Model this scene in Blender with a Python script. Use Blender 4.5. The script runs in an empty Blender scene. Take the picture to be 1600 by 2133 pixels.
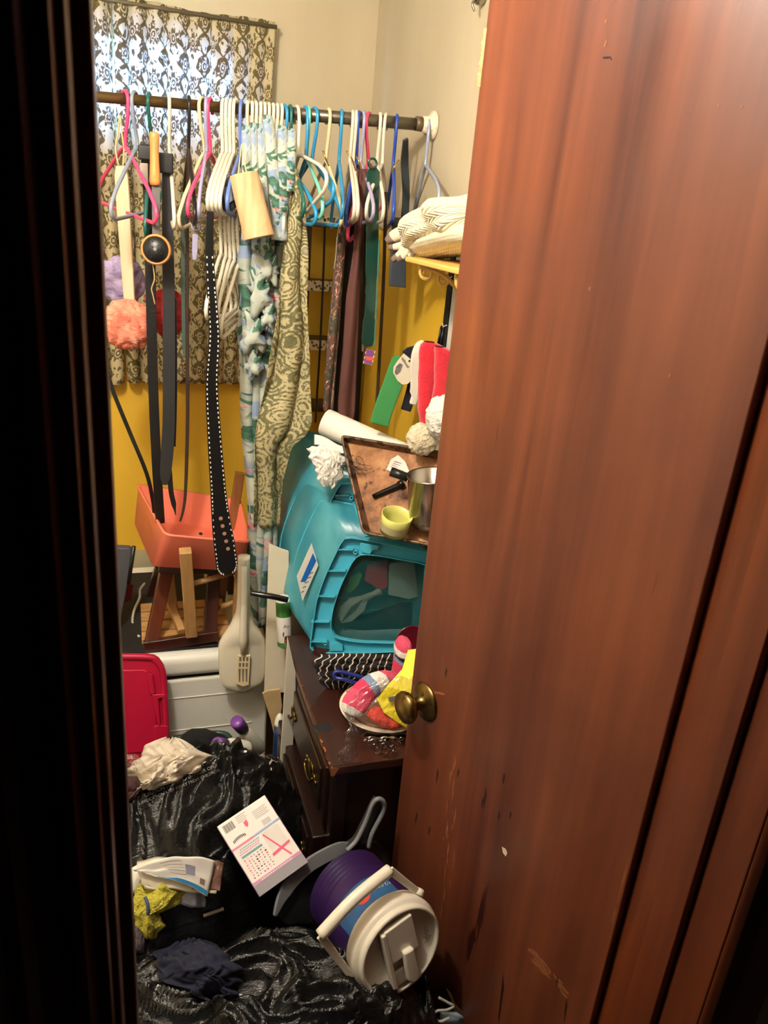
import bpy, bmesh, math, random
from mathutils import Vector, Matrix, noise
random.seed(7)
S = bpy.context.scene
COL = S.collection
V = Vector
# ------------------------------------------------------------------ camera
PW, PH, FP = 1600.0, 2133.0, 1600.0
CAM = V((0, 0, 1.85))
def _r(px, py): return V(((px-PW/2)/FP, -(py-PH/2)/FP, -1.0))
_Z = -_r(430, 5200).normalized()                  # verticals meet below the picture
_a = (5780-PW/2)/FP; _b = (_a*_Z.x-_Z.z)/_Z.y      # lines along the back wall meet far right
_X = V((_a, -_b, -1)).normalized(); _Y = _Z.cross(_X)
ROT = Matrix((_X, _Y, _Z))
cd = bpy.data.cameras.new('camera'); cam = bpy.data.objects.new('camera', cd); COL.objects.link(cam)
cam.matrix_world = Matrix.Translation(CAM) @ ROT.to_4x4()
cd.sensor_fit = 'VERTICAL'; cd.sensor_height = 36.0; cd.lens = FP*36.0/PH
cd.clip_start = 0.02; cd.clip_end = 60
cd.dof.use_dof = True; cd.dof.focus_distance = 1.75; cd.dof.aperture_fstop = 9.0
S.camera = cam
# ------------------------------------------------------------------ light
w = bpy.data.worlds.new('world'); S.world = w; w.use_nodes = True
bg = w.node_tree.nodes['Background']; bg.inputs[0].default_value = (0.20, 0.48, 1.0, 1); bg.inputs[1].default_value = 40.0
def lamp(name, loc, watt, col, rad):
    l = bpy.data.lights.new(name, 'POINT'); l.energy = watt; l.color = col; l.shadow_soft_size = rad
    o = bpy.data.objects.new(name, l); o.location = loc; COL.objects.link(o); return o
lamp('ceiling_bulb', (-0.26, 1.00, 2.50), 38.0, (1.0, 0.92, 0.79), 0.045)
S.view_settings.view_transform = 'Standard'; S.view_settings.look = 'None'
S.view_settings.exposure = 0.82; S.view_settings.gamma = 1.0
S.view_settings.use_curve_mapping = False
# ------------------------------------------------------------------ pixel -> place
def ray(px, py): return ROT @ _r(px, py)
def aY(px, py, Y): d = ray(px, py); return CAM + d*(Y/d.y)
def aX(px, py, X): d = ray(px, py); return CAM + d*(X/d.x)
def aZ(px, py, Z): d = ray(px, py); return CAM + d*((Z-CAM.z)/d.z)
def aP(px, py, p, n): d = ray(px, py); return CAM + d*((V(p)-CAM).dot(n)/d.dot(n))
def pix(p):
    c = ROT.transposed() @ (V(p)-CAM); return (PW/2+FP*c.x/-c.z, PH/2-FP*c.y/-c.z)
# ------------------------------------------------------------------ mesh helpers
WL = {}
def frame(axis, hint=V((0, 0, 1))):
    a = axis.normalized()
    if abs(a.dot(hint)) > .97: hint = V((0, 1, 0)) if abs(a.y) < .9 else V((1, 0, 0))
    s = hint.cross(a).normalized(); return s, a.cross(s).normalized(), a
class MB:
    def __init__(s): s.v = []; s.f = []; s.uv = {}
    def add(s, vs, fs):
        n = len(s.v); s.v += [V(x) for x in vs]; s.f += [[i+n for i in f] for f in fs]; return s
    def box(s, c, d, R=None):
        c = V(c); h = V(d)/2
        p = [V((x*h.x, y*h.y, z*h.z)) for x in (-1, 1) for y in (-1, 1) for z in (-1, 1)]
        if R is not None: p = [R @ q for q in p]
        return s.add([c+q for q in p], [(0,1,3,2),(4,6,7,5),(0,4,5,1),(2,3,7,6),(0,2,6,4),(1,5,7,3)])
    def span(s, a, b): a = V(a); b = V(b); return s.box((a+b)/2, (abs(b.x-a.x), abs(b.y-a.y), abs(b.z-a.z)))
    def bar(s, a, b, w, h, hint=V((0, 0, 1))):
        a = V(a); b = V(b); x, y, z = frame(b-a, hint)
        q = [x*(w/2*i)+y*(h/2*j) for i, j in ((-1,-1),(1,-1),(1,1),(-1,1))]
        return s.add([a+k for k in q]+[b+k for k in q], [(3,2,1,0),(4,5,6,7),(0,1,5,4),(1,2,6,5),(2,3,7,6),(3,0,4,7)])
    def tube(s, pts, r, n=8, closed=False):
        pts = [V(p) for p in pts]; m = len(pts); rs = r if isinstance(r, (list, tuple)) else [r]*m
        vs = []; u = None
        for i, p in enumerate(pts):
            if closed: t = pts[(i+1) % m]-pts[i-1]
            else: t = pts[min(i+1, m-1)]-pts[max(i-1, 0)]
            if t.length < 1e-9: t = V((0, 0, 1))
            t.normalize()
            if u is None: u = frame(t)[0]
            else:
                u = u-t*u.dot(t); u = u.normalized() if u.length > 1e-6 else frame(t)[0]
            v = t.cross(u)
            vs += [p+(u*math.cos(6.2832*k/n)+v*math.sin(6.2832*k/n))*rs[i] for k in range(n)]
        fs = []
        for i in range(m if closed else m-1):
            j = (i+1) % m
            fs += [(i*n+k, i*n+(k+1) % n, j*n+(k+1) % n, j*n+k) for k in range(n)]
        if not closed: fs += [tuple(range(n))[::-1], tuple(range((m-1)*n, m*n))]
        return s.add(vs, fs)
    def lathe(s, prof, o, axis=V((0, 0, 1)), n=24, sx=1, sy=1, hint=V((0, 0, 1)), cap=True):
        x, y, z = frame(V(axis), hint); o = V(o); vs = []; fs = []; m = len(prof)
        for r, h in prof: vs += [o+z*h+x*(sx*r*math.cos(6.2832*k/n))+y*(sy*r*math.sin(6.2832*k/n)) for k in range(n)]
        for i in range(m-1): fs += [(i*n+k, i*n+(k+1) % n, (i+1)*n+(k+1) % n, (i+1)*n+k) for k in range(n)]
        if cap: fs += [tuple(range(n))[::-1], tuple(range((m-1)*n, m*n))]
        return s.add(vs, fs)
    def prism(s, poly, vec):
        poly = [V(p) for p in poly]; vec = V(vec); n = len(poly)
        return s.add(poly+[p+vec for p in poly], [tuple(range(n))[::-1], tuple(range(n, 2*n))]+[(i, (i+1) % n, n+(i+1) % n, n+i) for i in range(n)])
    def ribbon(s, pts, ws, th, hint=V((0, -1, 0)), twist=None):
        pts = [V(p) for p in pts]; m = len(pts); ws = ws if isinstance(ws, (list, tuple)) else [ws]*m; vs = []; fs = []
        for i, p in enumerate(pts):
            t = (pts[min(i+1, m-1)]-pts[max(i-1, 0)]).normalized(); h = hint
            if twist: h = Matrix.Rotation(twist[i], 3, t) @ hint
            a = t.cross(h).normalized(); b = a.cross(t).normalized()
            vs += [p+a*(ws[i]/2*u)+b*(th/2*v) for u, v in ((-1,-1),(1,-1),(1,1),(-1,1))]
        for i in range(m-1): fs += [(i*4+k, i*4+(k+1) % 4, i*4+4+(k+1) % 4, i*4+4+k) for k in range(4)]
        fs += [(3,2,1,0), tuple(range(4*m-4, 4*m))]
        return s.add(vs, fs)
    def grid(s, fn, nu, nv, su=1.0, sv=1.0, wrap=False):
        n0 = len(s.v); f0 = len(s.f)
        for j in range(nv+1):
            for i in range(nu+1): s.v.append(V(fn(i/nu, j/nv)))
        for j in range(nv):
            for i in range(nu):
                a = n0+j*(nu+1)+i
                s.uv[len(s.f)] = [(i/nu*su, j/nv*sv), ((i+1)/nu*su, j/nv*sv), ((i+1)/nu*su, (j+1)/nv*sv), (i/nu*su, (j+1)/nv*sv)]
                s.f.append([a, a+1, a+nu+2, a+nu+1])
        return s
    def build(s, name, mat, parent=None, smooth=False, bevel=0, sub=0, solid=0, base=None, fix=True, seg=2, angle=35):
        vs = s.v; lo = V([min(p[k] for p in vs) for k in range(3)]); hi = V([max(p[k] for p in vs) for k in range(3)])
        o0 = V(base) if base is not None else V(((lo.x+hi.x)/2, (lo.y+hi.y)/2, lo.z))
        me = bpy.data.meshes.new(name); me.from_pydata([p-o0 for p in vs], [], s.f)
        if s.uv:
            uvl = me.uv_layers.new(name='UVMap').data
            for p in me.polygons:
                if p.index in s.uv:
                    for k, li in enumerate(p.loop_indices): uvl[li].uv = s.uv[p.index][k]
        if fix:
            bm = bmesh.new(); bm.from_mesh(me); bmesh.ops.recalc_face_normals(bm, faces=bm.faces); bm.to_mesh(me); bm.free()
        me.validate(); me.materials.append(mat)
        o = bpy.data.objects.new(name, me); COL.objects.link(o)
        if solid: m = o.modifiers.new('solid', 'SOLIDIFY'); m.thickness = solid; m.offset = 0
        if bevel: m = o.modifiers.new('bevel', 'BEVEL'); m.width = bevel; m.segments = seg; m.limit_method = 'ANGLE'; m.angle_limit = math.radians(angle)
        if sub: m = o.modifiers.new('sub', 'SUBSURF'); m.levels = sub; m.render_levels = sub
        if smooth or bevel:
            for p in me.polygons: p.use_smooth = True
            if not sub and not smooth: m = o.modifiers.new('wn', 'WEIGHTED_NORMAL'); m.keep_sharp = True
        WL[o.name] = o0
        if parent is not None: o.parent = parent; o.location = o0-WL[parent.name]
        else: o.location = o0
        return o
def tag(o, label, cat=None, group=None, kind=None):
    if label: o['label'] = label
    if cat: o['category'] = cat
    if group: o['group'] = group
    if kind: o['kind'] = kind
    return o
def root(name, loc, label, cat, group=None):
    o = bpy.data.objects.new(name, None); o.empty_display_size = .02; COL.objects.link(o); o.location = V(loc); WL[o.name] = V(loc)
    return tag(o, label, cat, group)
def text(name, body, size, o, right, up, mat, parent, th=.0006, shear=0, align='CENTER', sx=1):
    cu = bpy.data.curves.new(name, 'FONT'); cu.body = body; cu.size = size; cu.align_x = align; cu.align_y = 'CENTER'; cu.shear = shear; cu.resolution_u = 2
    t = bpy.data.objects.new(name, cu); me = bpy.data.meshes.new_from_object(t); bpy.data.objects.remove(t)
    x = V(right).normalized(); y = V(up); y = (y-x*y.dot(x)).normalized(); n = x.cross(y)
    mb = MB(); mb.add([V(o)+x*(v.co.x*sx)+y*v.co.y+n*th for v in me.vertices], [list(p.vertices) for p in me.polygons])
    bpy.data.meshes.remove(me)
    return mb.build(name, mat, parent, fix=False)
def spline(pts, n=6):
    pts = [V(p) for p in pts]; out = []
    for i in range(len(pts)-1):
        p0, p1, p2, p3 = pts[max(i-1, 0)], pts[i], pts[i+1], pts[min(i+2, len(pts)-1)]
        for k in range(n):
            t = k/n; out.append(.5*((2*p1)+(p2-p0)*t+(2*p0-5*p1+4*p2-p3)*t*t+(3*p1-p0-3*p2+p3)*t**3))
    return out+[pts[-1]]
def lerp(a, b, t): return a+(b-a)*t
def interp(tab, y):
    if y <= tab[0][0]: return tab[0][1:]
    for a, b in zip(tab, tab[1:]):
        if y <= b[0]:
            t = (y-a[0])/(b[0]-a[0]); return [lerp(p, q, t) for p, q in zip(a[1:], b[1:])]
    return tab[-1][1:]
from mathutils.bvhtree import BVHTree
def cast(px, py, o, off=.001):
    """where the line of sight through a photo point meets object o"""
    if o.name not in BV: BV[o.name] = BVHTree.FromPolygons([v.co+WL[o.name] for v in o.data.vertices], [p.vertices for p in o.data.polygons])
    d = ray(px, py).normalized(); h = BV[o.name].ray_cast(CAM, d)
    return (h[0]-d*off, h[1]) if h[0] is not None else (None, None)
BV = {}
# ------------------------------------------------------------------ materials
def lin(c): return tuple((x/255/12.92 if x < 10.3 else ((x/255+.055)/1.055)**2.4) for x in c)
class E:                                              # arithmetic on shader sockets
    def __init__(s, nt, sock): s.nt = nt; s.s = sock
    def op(s, o, *b):
        n = s.nt.nodes.new('ShaderNodeMath'); n.operation = o; s.nt.links.new(s.s, n.inputs[0])
        for i, q in enumerate(b):
            if isinstance(q, E): s.nt.links.new(q.s, n.inputs[i+1])
            else: n.inputs[i+1].default_value = q
        return E(s.nt, n.outputs[0])
    def __add__(s, b): return s.op('ADD', b)
    def __sub__(s, b): return s.op('SUBTRACT', b)
    def __mul__(s, b): return s.op('MULTIPLY', b)
    def sin(s): return s.op('SINE')
    def abs(s): return s.op('ABSOLUTE')
    def frac(s): return s.op('FRACT')
    def floor(s): return s.op('FLOOR')
    def max(s, b): return s.op('MAXIMUM', b)
    def min(s, b): return s.op('MINIMUM', b)
    def gt(s, b): return s.op('GREATER_THAN', b)
    def lt(s, b): return s.op('LESS_THAN', b)
    def atan(s, b): return s.op('ARCTAN2', b)
    def sqrt(s): return s.op('SQRT')
class Mat:
    def __init__(s, name):
        s.m = bpy.data.materials.new(name); s.m.use_nodes = True; s.nt = s.m.node_tree
        s.p = s.nt.nodes['Principled BSDF']; s.out = s.nt.nodes['Material Output']
        s.tc = s.nt.nodes.new('ShaderNodeTexCoord')
    def coord(s, kind='Object', scale=(1, 1, 1), rot=(0, 0, 0), loc=(0, 0, 0)):
        n = s.nt.nodes.new('ShaderNodeMapping'); s.nt.links.new(s.tc.outputs[kind], n.inputs[0])
        n.inputs[1].default_value = loc; n.inputs[2].default_value = rot; n.inputs[3].default_value = scale; return n.outputs[0]
    def xyz(s, vec):
        n = s.nt.nodes.new('ShaderNodeSeparateXYZ'); s.nt.links.new(vec, n.inputs[0]); return [E(s.nt, n.outputs[i]) for i in range(3)]
    def noise(s, vec, scale=5, detail=4, rough=.5, dist=0):
        n = s.nt.nodes.new('ShaderNodeTexNoise'); s.nt.links.new(vec, n.inputs['Vector'])
        n.inputs['Scale'].default_value = scale; n.inputs['Detail'].default_value = detail; n.inputs['Roughness'].default_value = rough; n.inputs['Distortion'].default_value = dist
        return E(s.nt, n.outputs[0])
    def vor(s, vec, scale=5, feat='F1', rnd=1):
        n = s.nt.nodes.new('ShaderNodeTexVoronoi'); n.feature = feat; s.nt.links.new(vec, n.inputs['Vector']); n.inputs['Scale'].default_value = scale
        if 'Randomness' in n.inputs: n.inputs['Randomness'].default_value = rnd
        return n
    def ramp(s, fac, stops, mode='LINEAR'):
        n = s.nt.nodes.new('ShaderNodeValToRGB'); r = n.color_ramp; r.interpolation = mode
        while len(r.elements) < len(stops): r.elements.new(.5)
        for e, (p, c) in zip(r.elements, stops): e.position = p; e.color = (*c, 1)
        s.nt.links.new(fac.s if isinstance(fac, E) else fac, n.inputs[0]); return n.outputs[0]
    def mix(s, fac, a, b, mode='MIX'):
        n = s.nt.nodes.new('ShaderNodeMix'); n.data_type = 'RGBA'; n.blend_type = mode
        for sock, q in ((n.inputs[0], fac), (n.inputs[6], a), (n.inputs[7], b)):
            if isinstance(q, E): s.nt.links.new(q.s, sock)
            elif hasattr(q, 'is_linked'): s.nt.links.new(q, sock)
            elif isinstance(q, (int, float)): sock.default_value = q
            else: sock.default_value = (*q, 1)
        return n.outputs[2]
    def set(s, key, val):
        k = s.p.inputs[key]
        if isinstance(val, E): s.nt.links.new(val.s, k)
        elif hasattr(val, 'is_linked'): s.nt.links.new(val, k)
        elif isinstance(val, tuple) and len(val) == 3: k.default_value = (*val, 1)
        else: k.default_value = val
        return s
    def bump(s, h, strength=.3, dist=.01):
        n = s.nt.nodes.new('ShaderNodeBump'); n.inputs['Strength'].default_value = strength; n.inputs['Distance'].default_value = dist
        s.nt.links.new(h.s if isinstance(h, E) else h, n.inputs['Height']); s.nt.links.new(n.outputs[0], s.p.inputs['Normal']); return s
def M(name, col, rough=.5, var=.12, vs=8.0, metal=0, bump=None, dirt=None, coat=0, spec=.5, alpha=1, sss=0, trans=0, stretch=(1, 1, 1), sheen=0):
    m = Mat(name); c = lin(col); v = m.coord('Object', stretch)
    a = tuple(x*(1-var) for x in c); b = tuple(min(1, x*(1+var)) for x in c)
    k = m.ramp(m.noise(v, vs, 5), [(.3, a), (.7, b)])
    if dirt:                                              # (colour, scale, threshold)
        k = m.mix(m.ramp(m.noise(v, dirt[1], 8, .65), [(dirt[2], (0, 0, 0)), (dirt[2]+.09, (1, 1, 1))]), k, lin(dirt[0]))
    m.set('Base Color', k).set('Roughness', rough).set('Metallic', metal).set('Coat Weight', coat).set('Specular IOR Level', spec)
    if alpha < 1: m.set('Alpha', alpha)
    if trans: m.set('Transmission Weight', trans)
    if sheen: m.set('Sheen Weight', sheen)
    if bump: m.bump(m.noise(v, bump[0], 5), bump[1], .01)
    return m.m
def woodmat(name, dark, light, rough=.35, axis=2, scale=1.0, coat=.3, scuff=None, streak=None):
    m = Mat(name); st = [14*scale]*3; st[axis] = 1.1*scale; v = m.coord('Object', st)
    n1 = m.noise(v, 1.0, 6, .6, .6); st2 = [60*scale]*3; st2[axis] = 2.5*scale
    n2 = m.noise(m.coord('Object', st2), 1.0, 4)
    k = m.ramp(n1*.7+n2*.3, [(.33, lin(dark)), (.66, lin(light))])
    big = m.noise(m.coord('Object', (1, 1, 1)), 3.2, 3)
    k = m.mix(m.ramp(big, [(.4, (0, 0, 0)), (.7, (.35, .35, .35))]), k, lin(dark))
    if streak:
        sv = [34.0]*3; sv[axis] = 3.0
        sm = m.noise(m.coord('Object', sv, loc=(3, 1, 7)), 1, 2)
        k = m.mix(m.ramp(sm, [(.73, (0, 0, 0)), (.76, (1, 1, 1))]), k, lin(streak))
    if scuff:
        sv = [24.0]*3; sv[axis] = 5.0
        sm = m.noise(m.coord('Object', sv), 1, 8, .75)
        k = m.mix(m.ramp(sm, [(scuff[1], (0, 0, 0)), (scuff[1]+.05, (.8, .8, .8))]), k, lin(scuff[0]))
    m.set('Base Color', k).set('Roughness', m.ramp(big, [(.3, (rough*.8,)*3), (.7, (rough*1.25,)*3)])).set('Coat Weight', coat).set('Coat Roughness', .25)
    m.bump(n2, .08, .004); return m.m
WHITE = M('white_plastic', (232, 228, 214), .35, .04); CREAM = M('cream_plastic', (226, 208, 168), .38, .05)
BLACK = M('black_leather', (24, 22, 22), .45, .2, 20, bump=(160, .15)); DARK = M('dark_plastic', (20, 19, 20), .4)
# ================================================================== room shell
RX, BY, FY0, FY1, CZ = 0.79, 2.77, 0.55, 0.73, 2.62      # right wall, back wall, door wall, ceiling
LX = -1.7
def wallmat():
    m = Mat('painted_plaster'); g = m.nt.nodes.new('ShaderNodeNewGeometry'); x, y, z = m.xyz(g.outputs['Position'])
    n = m.noise(m.coord('Object'), 9, 6); n2 = m.noise(m.coord('Object', (1, 1, .35)), 3, 6, .6)
    wh = m.ramp(n2, [(.3, lin((186, 172, 142))), (.7, lin((202, 188, 158)))])
    ye = m.ramp(n2, [(.3, lin((212, 166, 40))), (.7, lin((228, 186, 58)))])
    ye = m.mix(m.ramp(m.noise(m.coord('Object'), 14, 8, .7), [(.66, (0, 0, 0)), (.74, (.5, .5, .5))]), ye, lin((150, 120, 60)))
    low = z.lt(1.80)*y.gt(1.93)
    k = m.mix(low, wh, ye); k = m.mix(z.lt(.60)*y.gt(2.0), k, lin((170, 160, 130)))
    m.set('Base Color', k).set('Roughness', .55).bump(n, .12, .004); return m.m
WALL = wallmat()
HALL = M('hall_plaster', (70, 58, 48), .7); FLOOR = woodmat('floor_boards', (52, 34, 24), (96, 66, 44), .5, 1)
CEIL = M('ceiling_paint', (240, 236, 226), .8); WHW = M('white_wall_paint', (236, 230, 218), .7)  # unseen ceiling and walls, whitened to bounce fill light into the room
def st(o): o['kind'] = 'structure'; return o
wx0, wx1, wz0, wz1 = -.45, .315, 2.035, 2.255
mb = MB()
mb.span((LX, BY, 0), (wx0, BY+.12, CZ)); mb.span((wx1, BY, 0), (RX+.1, BY+.12, CZ)); mb.span((wx0, BY, 0), (wx1, BY+.12, wz0)); mb.span((wx0, BY, wz1), (wx1, BY+.12, CZ))
st(mb.build('wall_back', WALL))
st(MB().span((RX, FY0, 0), (RX+.1, BY, CZ)).build('wall_right', WALL))
st(MB().span((LX-.1, FY0, 0), (LX, BY+.12, CZ)).build('wall_left', WHW))
DX0, DX1, DZ = -.045, .735, 2.345
st(MB().span((LX, FY0+.02, 0), (DX0, FY1-.005, CZ)).span((DX0, FY0+.02, DZ), (RX, FY1-.005, CZ)).span((DX1, FY0+.02, 0), (RX, FY1-.005, DZ)).build('wall_front', WHW))
st(MB().span((LX-.1, -1.6, -.08), (2.1, BY+.12, 0)).build('floor', FLOOR))
st(MB().span((LX-.1, FY0, CZ), (RX+.1, BY+.12, CZ+.08)).build('ceiling', CEIL))
hm = MB().span((LX-.1, -1.6, 0), (LX, FY0+.02, CZ)).span((2.0, -1.6, 0), (2.1, FY0+.02, CZ)).span((LX, -1.7, 0), (2.0, -1.6, CZ)).span((RX+.1, FY0+.02, 0), (2.0, FY0+.1, CZ))
st(hm.build('wall_hall', HALL)); st(MB().span((LX-.1, -1.7, CZ), (2.1, FY0, CZ+.08)).build('ceiling_hall', HALL))
# window
FRM = M('window_frame_paint', (190, 182, 165), .5)
gm = Mat('window_glass'); tr = gm.nt.nodes.new('ShaderNodeBsdfTransparent'); gl = gm.nt.nodes.new('ShaderNodeBsdfGlossy'); gl.inputs['Roughness'].default_value = .05
mx = gm.nt.nodes.new('ShaderNodeMixShader'); mx.inputs[0].default_value = .06
gm.nt.links.new(tr.outputs[0], mx.inputs[1]); gm.nt.links.new(gl.outputs[0], mx.inputs[2]); gm.nt.links.new(mx.outputs[0], gm.out.inputs[0])
win = st(MB().span((wx0, BY+.03, wz0), (wx1, BY+.09, wz0+.03)).span((wx0, BY+.03, wz1-.03), (wx1, BY+.09, wz1)).span((wx0, BY+.03, wz0+.03), (wx0+.03, BY+.09, wz1-.03))
    .span((wx1-.03, BY+.03, wz0+.03), (wx1, BY+.09, wz1-.03)).span((-.16, BY+.04, wz0+.03), (-.135, BY+.08, wz1-.03)).build('window_1', FRM))
for a, b in ((wx0+.03, -.16), (-.135, wx1-.03)):
    MB().span((a, BY+.055, wz0+.03), (b, BY+.061, wz1-.03)).build('pane', gm.m, win)
# ------------------------------------------------------------------ door frame
REDW = woodmat('reddish_door_wood', (92, 38, 20), (150, 76, 42), .34, 2, .8, .35)
JAMB = woodmat('jamb_wood', (76, 32, 15), (120, 58, 28), .42, 2, .9, .15, ((176, 120, 60), .70))
j = MB().span((.715, FY0, 0), (.735, FY1, 2.33)); jr = st(j.build('trim_1', JAMB, bevel=.002))
MB().span((.702, .612, 0), (.716, .668, 2.33)).build('door_stop', JAMB, jr, bevel=.002)
b = MB()
b.prism([(.715, FY0-.002, 0), (.735, FY0-.002, 0), (.80, FY0-.002, 0), (.80, FY0-.02, 0), (.75, FY0-.016, 0), (.742, FY0-.009, 0), (.726, FY0-.012, 0), (.718, FY0-.007, 0)], (0, 0, 2.40))
b.build('casing', JAMB, jr, bevel=.0012)
jl = st(MB().span((-.050, FY0, 0), (-.030, FY1, 2.33)).build('trim_2', JAMB, bevel=.002))
MB().span((-.031, .612, 0), (-.018, .668, 2.33)).build('door_stop', JAMB, jl, bevel=.002)
b = MB().prism([(-.036, FY0-.002, 0), (-.12, FY0-.002, 0), (-.12, FY0-.022, 0), (-.105, FY0-.024, 0), (-.096, FY0-.014, 0), (-.075, FY0-.013, 0), (-.066, FY0-.02, 0), (-.056, FY0-.02, 0), (-.05, FY0-.012, 0), (-.038, FY0-.014, 0)], (0, 0, 2.40))
b.build('casing', JAMB, jl, bevel=.0012)
st(MB().span((-.030, FY0, 2.33), (.715, FY1, 2.35)).build('trim_3', JAMB))
# ------------------------------------------------------------------ door
HG, FE = V((.700, .724, 0)), V((.5435, 1.290, 0)); DL = (FE-HG).length; DD = (FE-HG).normalized(); DN = V((-DD.y, DD.x, 0))
RZ = Matrix((DD, -DN, V((0, 0, 1)))).transposed()
door = st(MB().box((HG+FE)/2-DN*.0175+V((0, 0, 1.168)), (DL, .035, 2.312), RZ).build('door_1', woodmat('door_veneer', (68, 29, 20), (128, 69, 43), .40, 2, .55, .15, ((170, 104, 56), .77), (52, 20, 14)), bevel=.003))
def onD(px, py, off=0): return aP(px, py, HG+DN*off, DN)
BRASS = M('aged_brass', (122, 100, 58), .34, .25, 30, metal=1, dirt=((60, 52, 34), 40, .55)); STEEL = M('worn_steel', (170, 165, 155), .25, .1, metal=1)
c = onD(886, 1461)
kn = MB().lathe([(.042, 0), (.042, .003), (.036, .007), (.020, .011), (.0135, .020), (.0135, .030), (.019, .036), (.031, .041), (.0345, .048), (.032, .056), (.021, .062), (.0, .064)], c, DN, 28).build('door_knob', BRASS, door, smooth=True)
TAN = M('bare_wood_scar', (140, 82, 46), .7, .2, 40); PALE = M('pale_chip', (222, 200, 170), .7); INK = M('dark_gouge', (34, 16, 12), .6)
def scar(pts, mat, off=.0006, name='scratch'):
    p = [onD(x, y, .0001) for x, y in pts]; MB().prism(p, DN*off).build(name, mat, door)
scar([(1046,1764),(1053,1768),(1057,1776),(1054,1784),(1048,1776)], PALE)
for q in ([(1257,118),(1272,117),(1275,124),(1273,125),(1271,120),(1257,121)],): scar(q, INK, .0015, 'staple')
scar([(904,1440),(915,1441),(926,1444),(926,1448),(914,1446),(905,1444)], TAN)
for k in range(26):                                    # long rubbed scar under the knob
    t = random.random(); x = 948-20*t+random.uniform(-16, 14)*(1-abs(t-.5)); y = 1560+t*330; l = random.uniform(10, 42)
    scar([(x, y), (x+random.uniform(1, 2.6), y+l*.4), (x-l*.09+.5, y+l), (x-1-l*.03, y+l*.5)], TAN, .0004)
for k in range(34):
    t = random.random(); x = 1104+t*66+random.uniform(-9, 9); y = 1978+t*76+random.uniform(-10, 10); l = random.uniform(6, 20)
    scar([(x, y), (x+l*.5+1.5, y+l*.7), (x+l*.8, y+l), (x+l*.3-1.5, y+l*.6)], TAN, .0004)
for x, y, l in ((912,1600,34),(1012,1640,44),(1040,1690,18),(1050,1610,24),(868,1690,30),(895,1720,22),(1006,1660,26),(955,1600,20),(1064,1690,16),(990,1950,14),(930,1390,22),(1048,2030,96),(1180,2080,50),(1162,2030,28),(1042,2090,40)):
    scar([(x, y), (x+1.8, y+l*.3), (x-l*.1+.6, y+l), (x-1.6-l*.05, y+l*.6)], INK, .0004)
for x, y in ((1262,40),(1260,90),(1497,215),(1545,218),(1228,597),(1395,778),(1262,84)):
    scar([(x, y), (x+3, y+2), (x+1, y+9), (x-2, y+7)], TAN, .0004)
# splintered strip along the free edge near the top, and one by the hinge
def edge_chip(line, wpx, mat, name):
    mb = MB(); 
    for (x0, y0), (x1, y1) in zip(line, line[1:]):
        w = random.uniform(.5, 1)*wpx
        mb.prism([onD(x0+3, y0), onD(x1+3, y1), onD(x1-w*.6, y1), onD((x0+x1)/2-w, (y0+y1)/2), onD(x0-w*.4, y0)], -DN*.004)
    mb.build(name, mat, door)
edge_chip([(1014, 58+i*10) for i in range(0, 1)]+[(1012-.112*(i*11), 60+i*11) for i in range(12)], 8, M('torn_veneer', (190, 140, 96), .8, .3, 60), 'splintered_edge')
edge_chip([(1309-i*5, 1790+i*19) for i in range(8)], 4, TAN, 'splintered_edge')
# metal catch at the door's top corner, on the wall
cat = root('wall_hook', aX(1000, 5, RX), 'small metal hook on the wall behind the upper door edge', 'hook')
ch = aX(1000, -6, RX-.012)
MB().lathe([(.004, .012), (.014, .010), (.017, .0), (.015, -.008), (.004, -.012)], ch, V((1, 0, 0)), 16).build('plate', STEEL, cat, smooth=True)
MB().tube(spline([ch+V((-.008, 0, -.004)), ch+V((-.018, -.004, -.016)), ch+V((-.012, -.006, -.03))]), .003, 6).build('hook', STEEL, cat, smooth=True)
# ------------------------------------------------------------------ curtains over the window
def damask():
    m = Mat('damask_curtain'); x, y, z = m.xyz(m.coord('UV'))
    nz = m.noise(m.coord('UV'), 60, 3); u = x*(1/.078)+nz*.10; v = y*(1/.116)+nz*.07
    def cell(du, dv):
        a = ((u+du).frac()-.5).abs()*2.0; b = ((v+dv).frac()-.5)*2.0
        r = (a*a*1.1+b*b).sqrt(); th = b.atan(a)
        pet = ((th*8.0).sin())*.11+.40
        flower = r.lt(pet)*((r-.21).abs().gt(.035)); core = r.lt(.08)
        return flower-core
    def ogee(sg):
        q = ((u+((v*6.2832).sin())*(.25*sg)).frac()-.5).abs(); return q.lt(((v*25.13).sin())*.035+.075)
    k = cell(0, .25).max(cell(.5, .75)).max(ogee(1)*(1.0)).max(ogee(-1)*1.0)
    sp = m.noise(m.coord('UV', (1, .5, 1)), 95, 2).gt(.60); k = (k-sp).abs()
    col = m.mix(k, lin((238, 218, 170)), lin((140, 126, 80)))
    m.set('Base Color', col).set('Roughness', .85)
    t = m.nt.nodes.new('ShaderNodeBsdfTranslucent'); m.nt.links.new(m.mix(k, (.75, .78, .80), (.10, .11, .12)), t.inputs[0])
    mx = m.nt.nodes.new('ShaderNodeMixShader'); mx.inputs[0].default_value = .52
    m.nt.links.new(m.p.outputs[0], mx.inputs[1]); m.nt.links.new(t.outputs[0], mx.inputs[2]); m.nt.links.new(mx.outputs[0], m.out.inputs[0])
    return m.m
DAM = damask()
YC = 2.735
zt = aY(568, 50, YC).z; zb = aY(497, 797, YC).z
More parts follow.
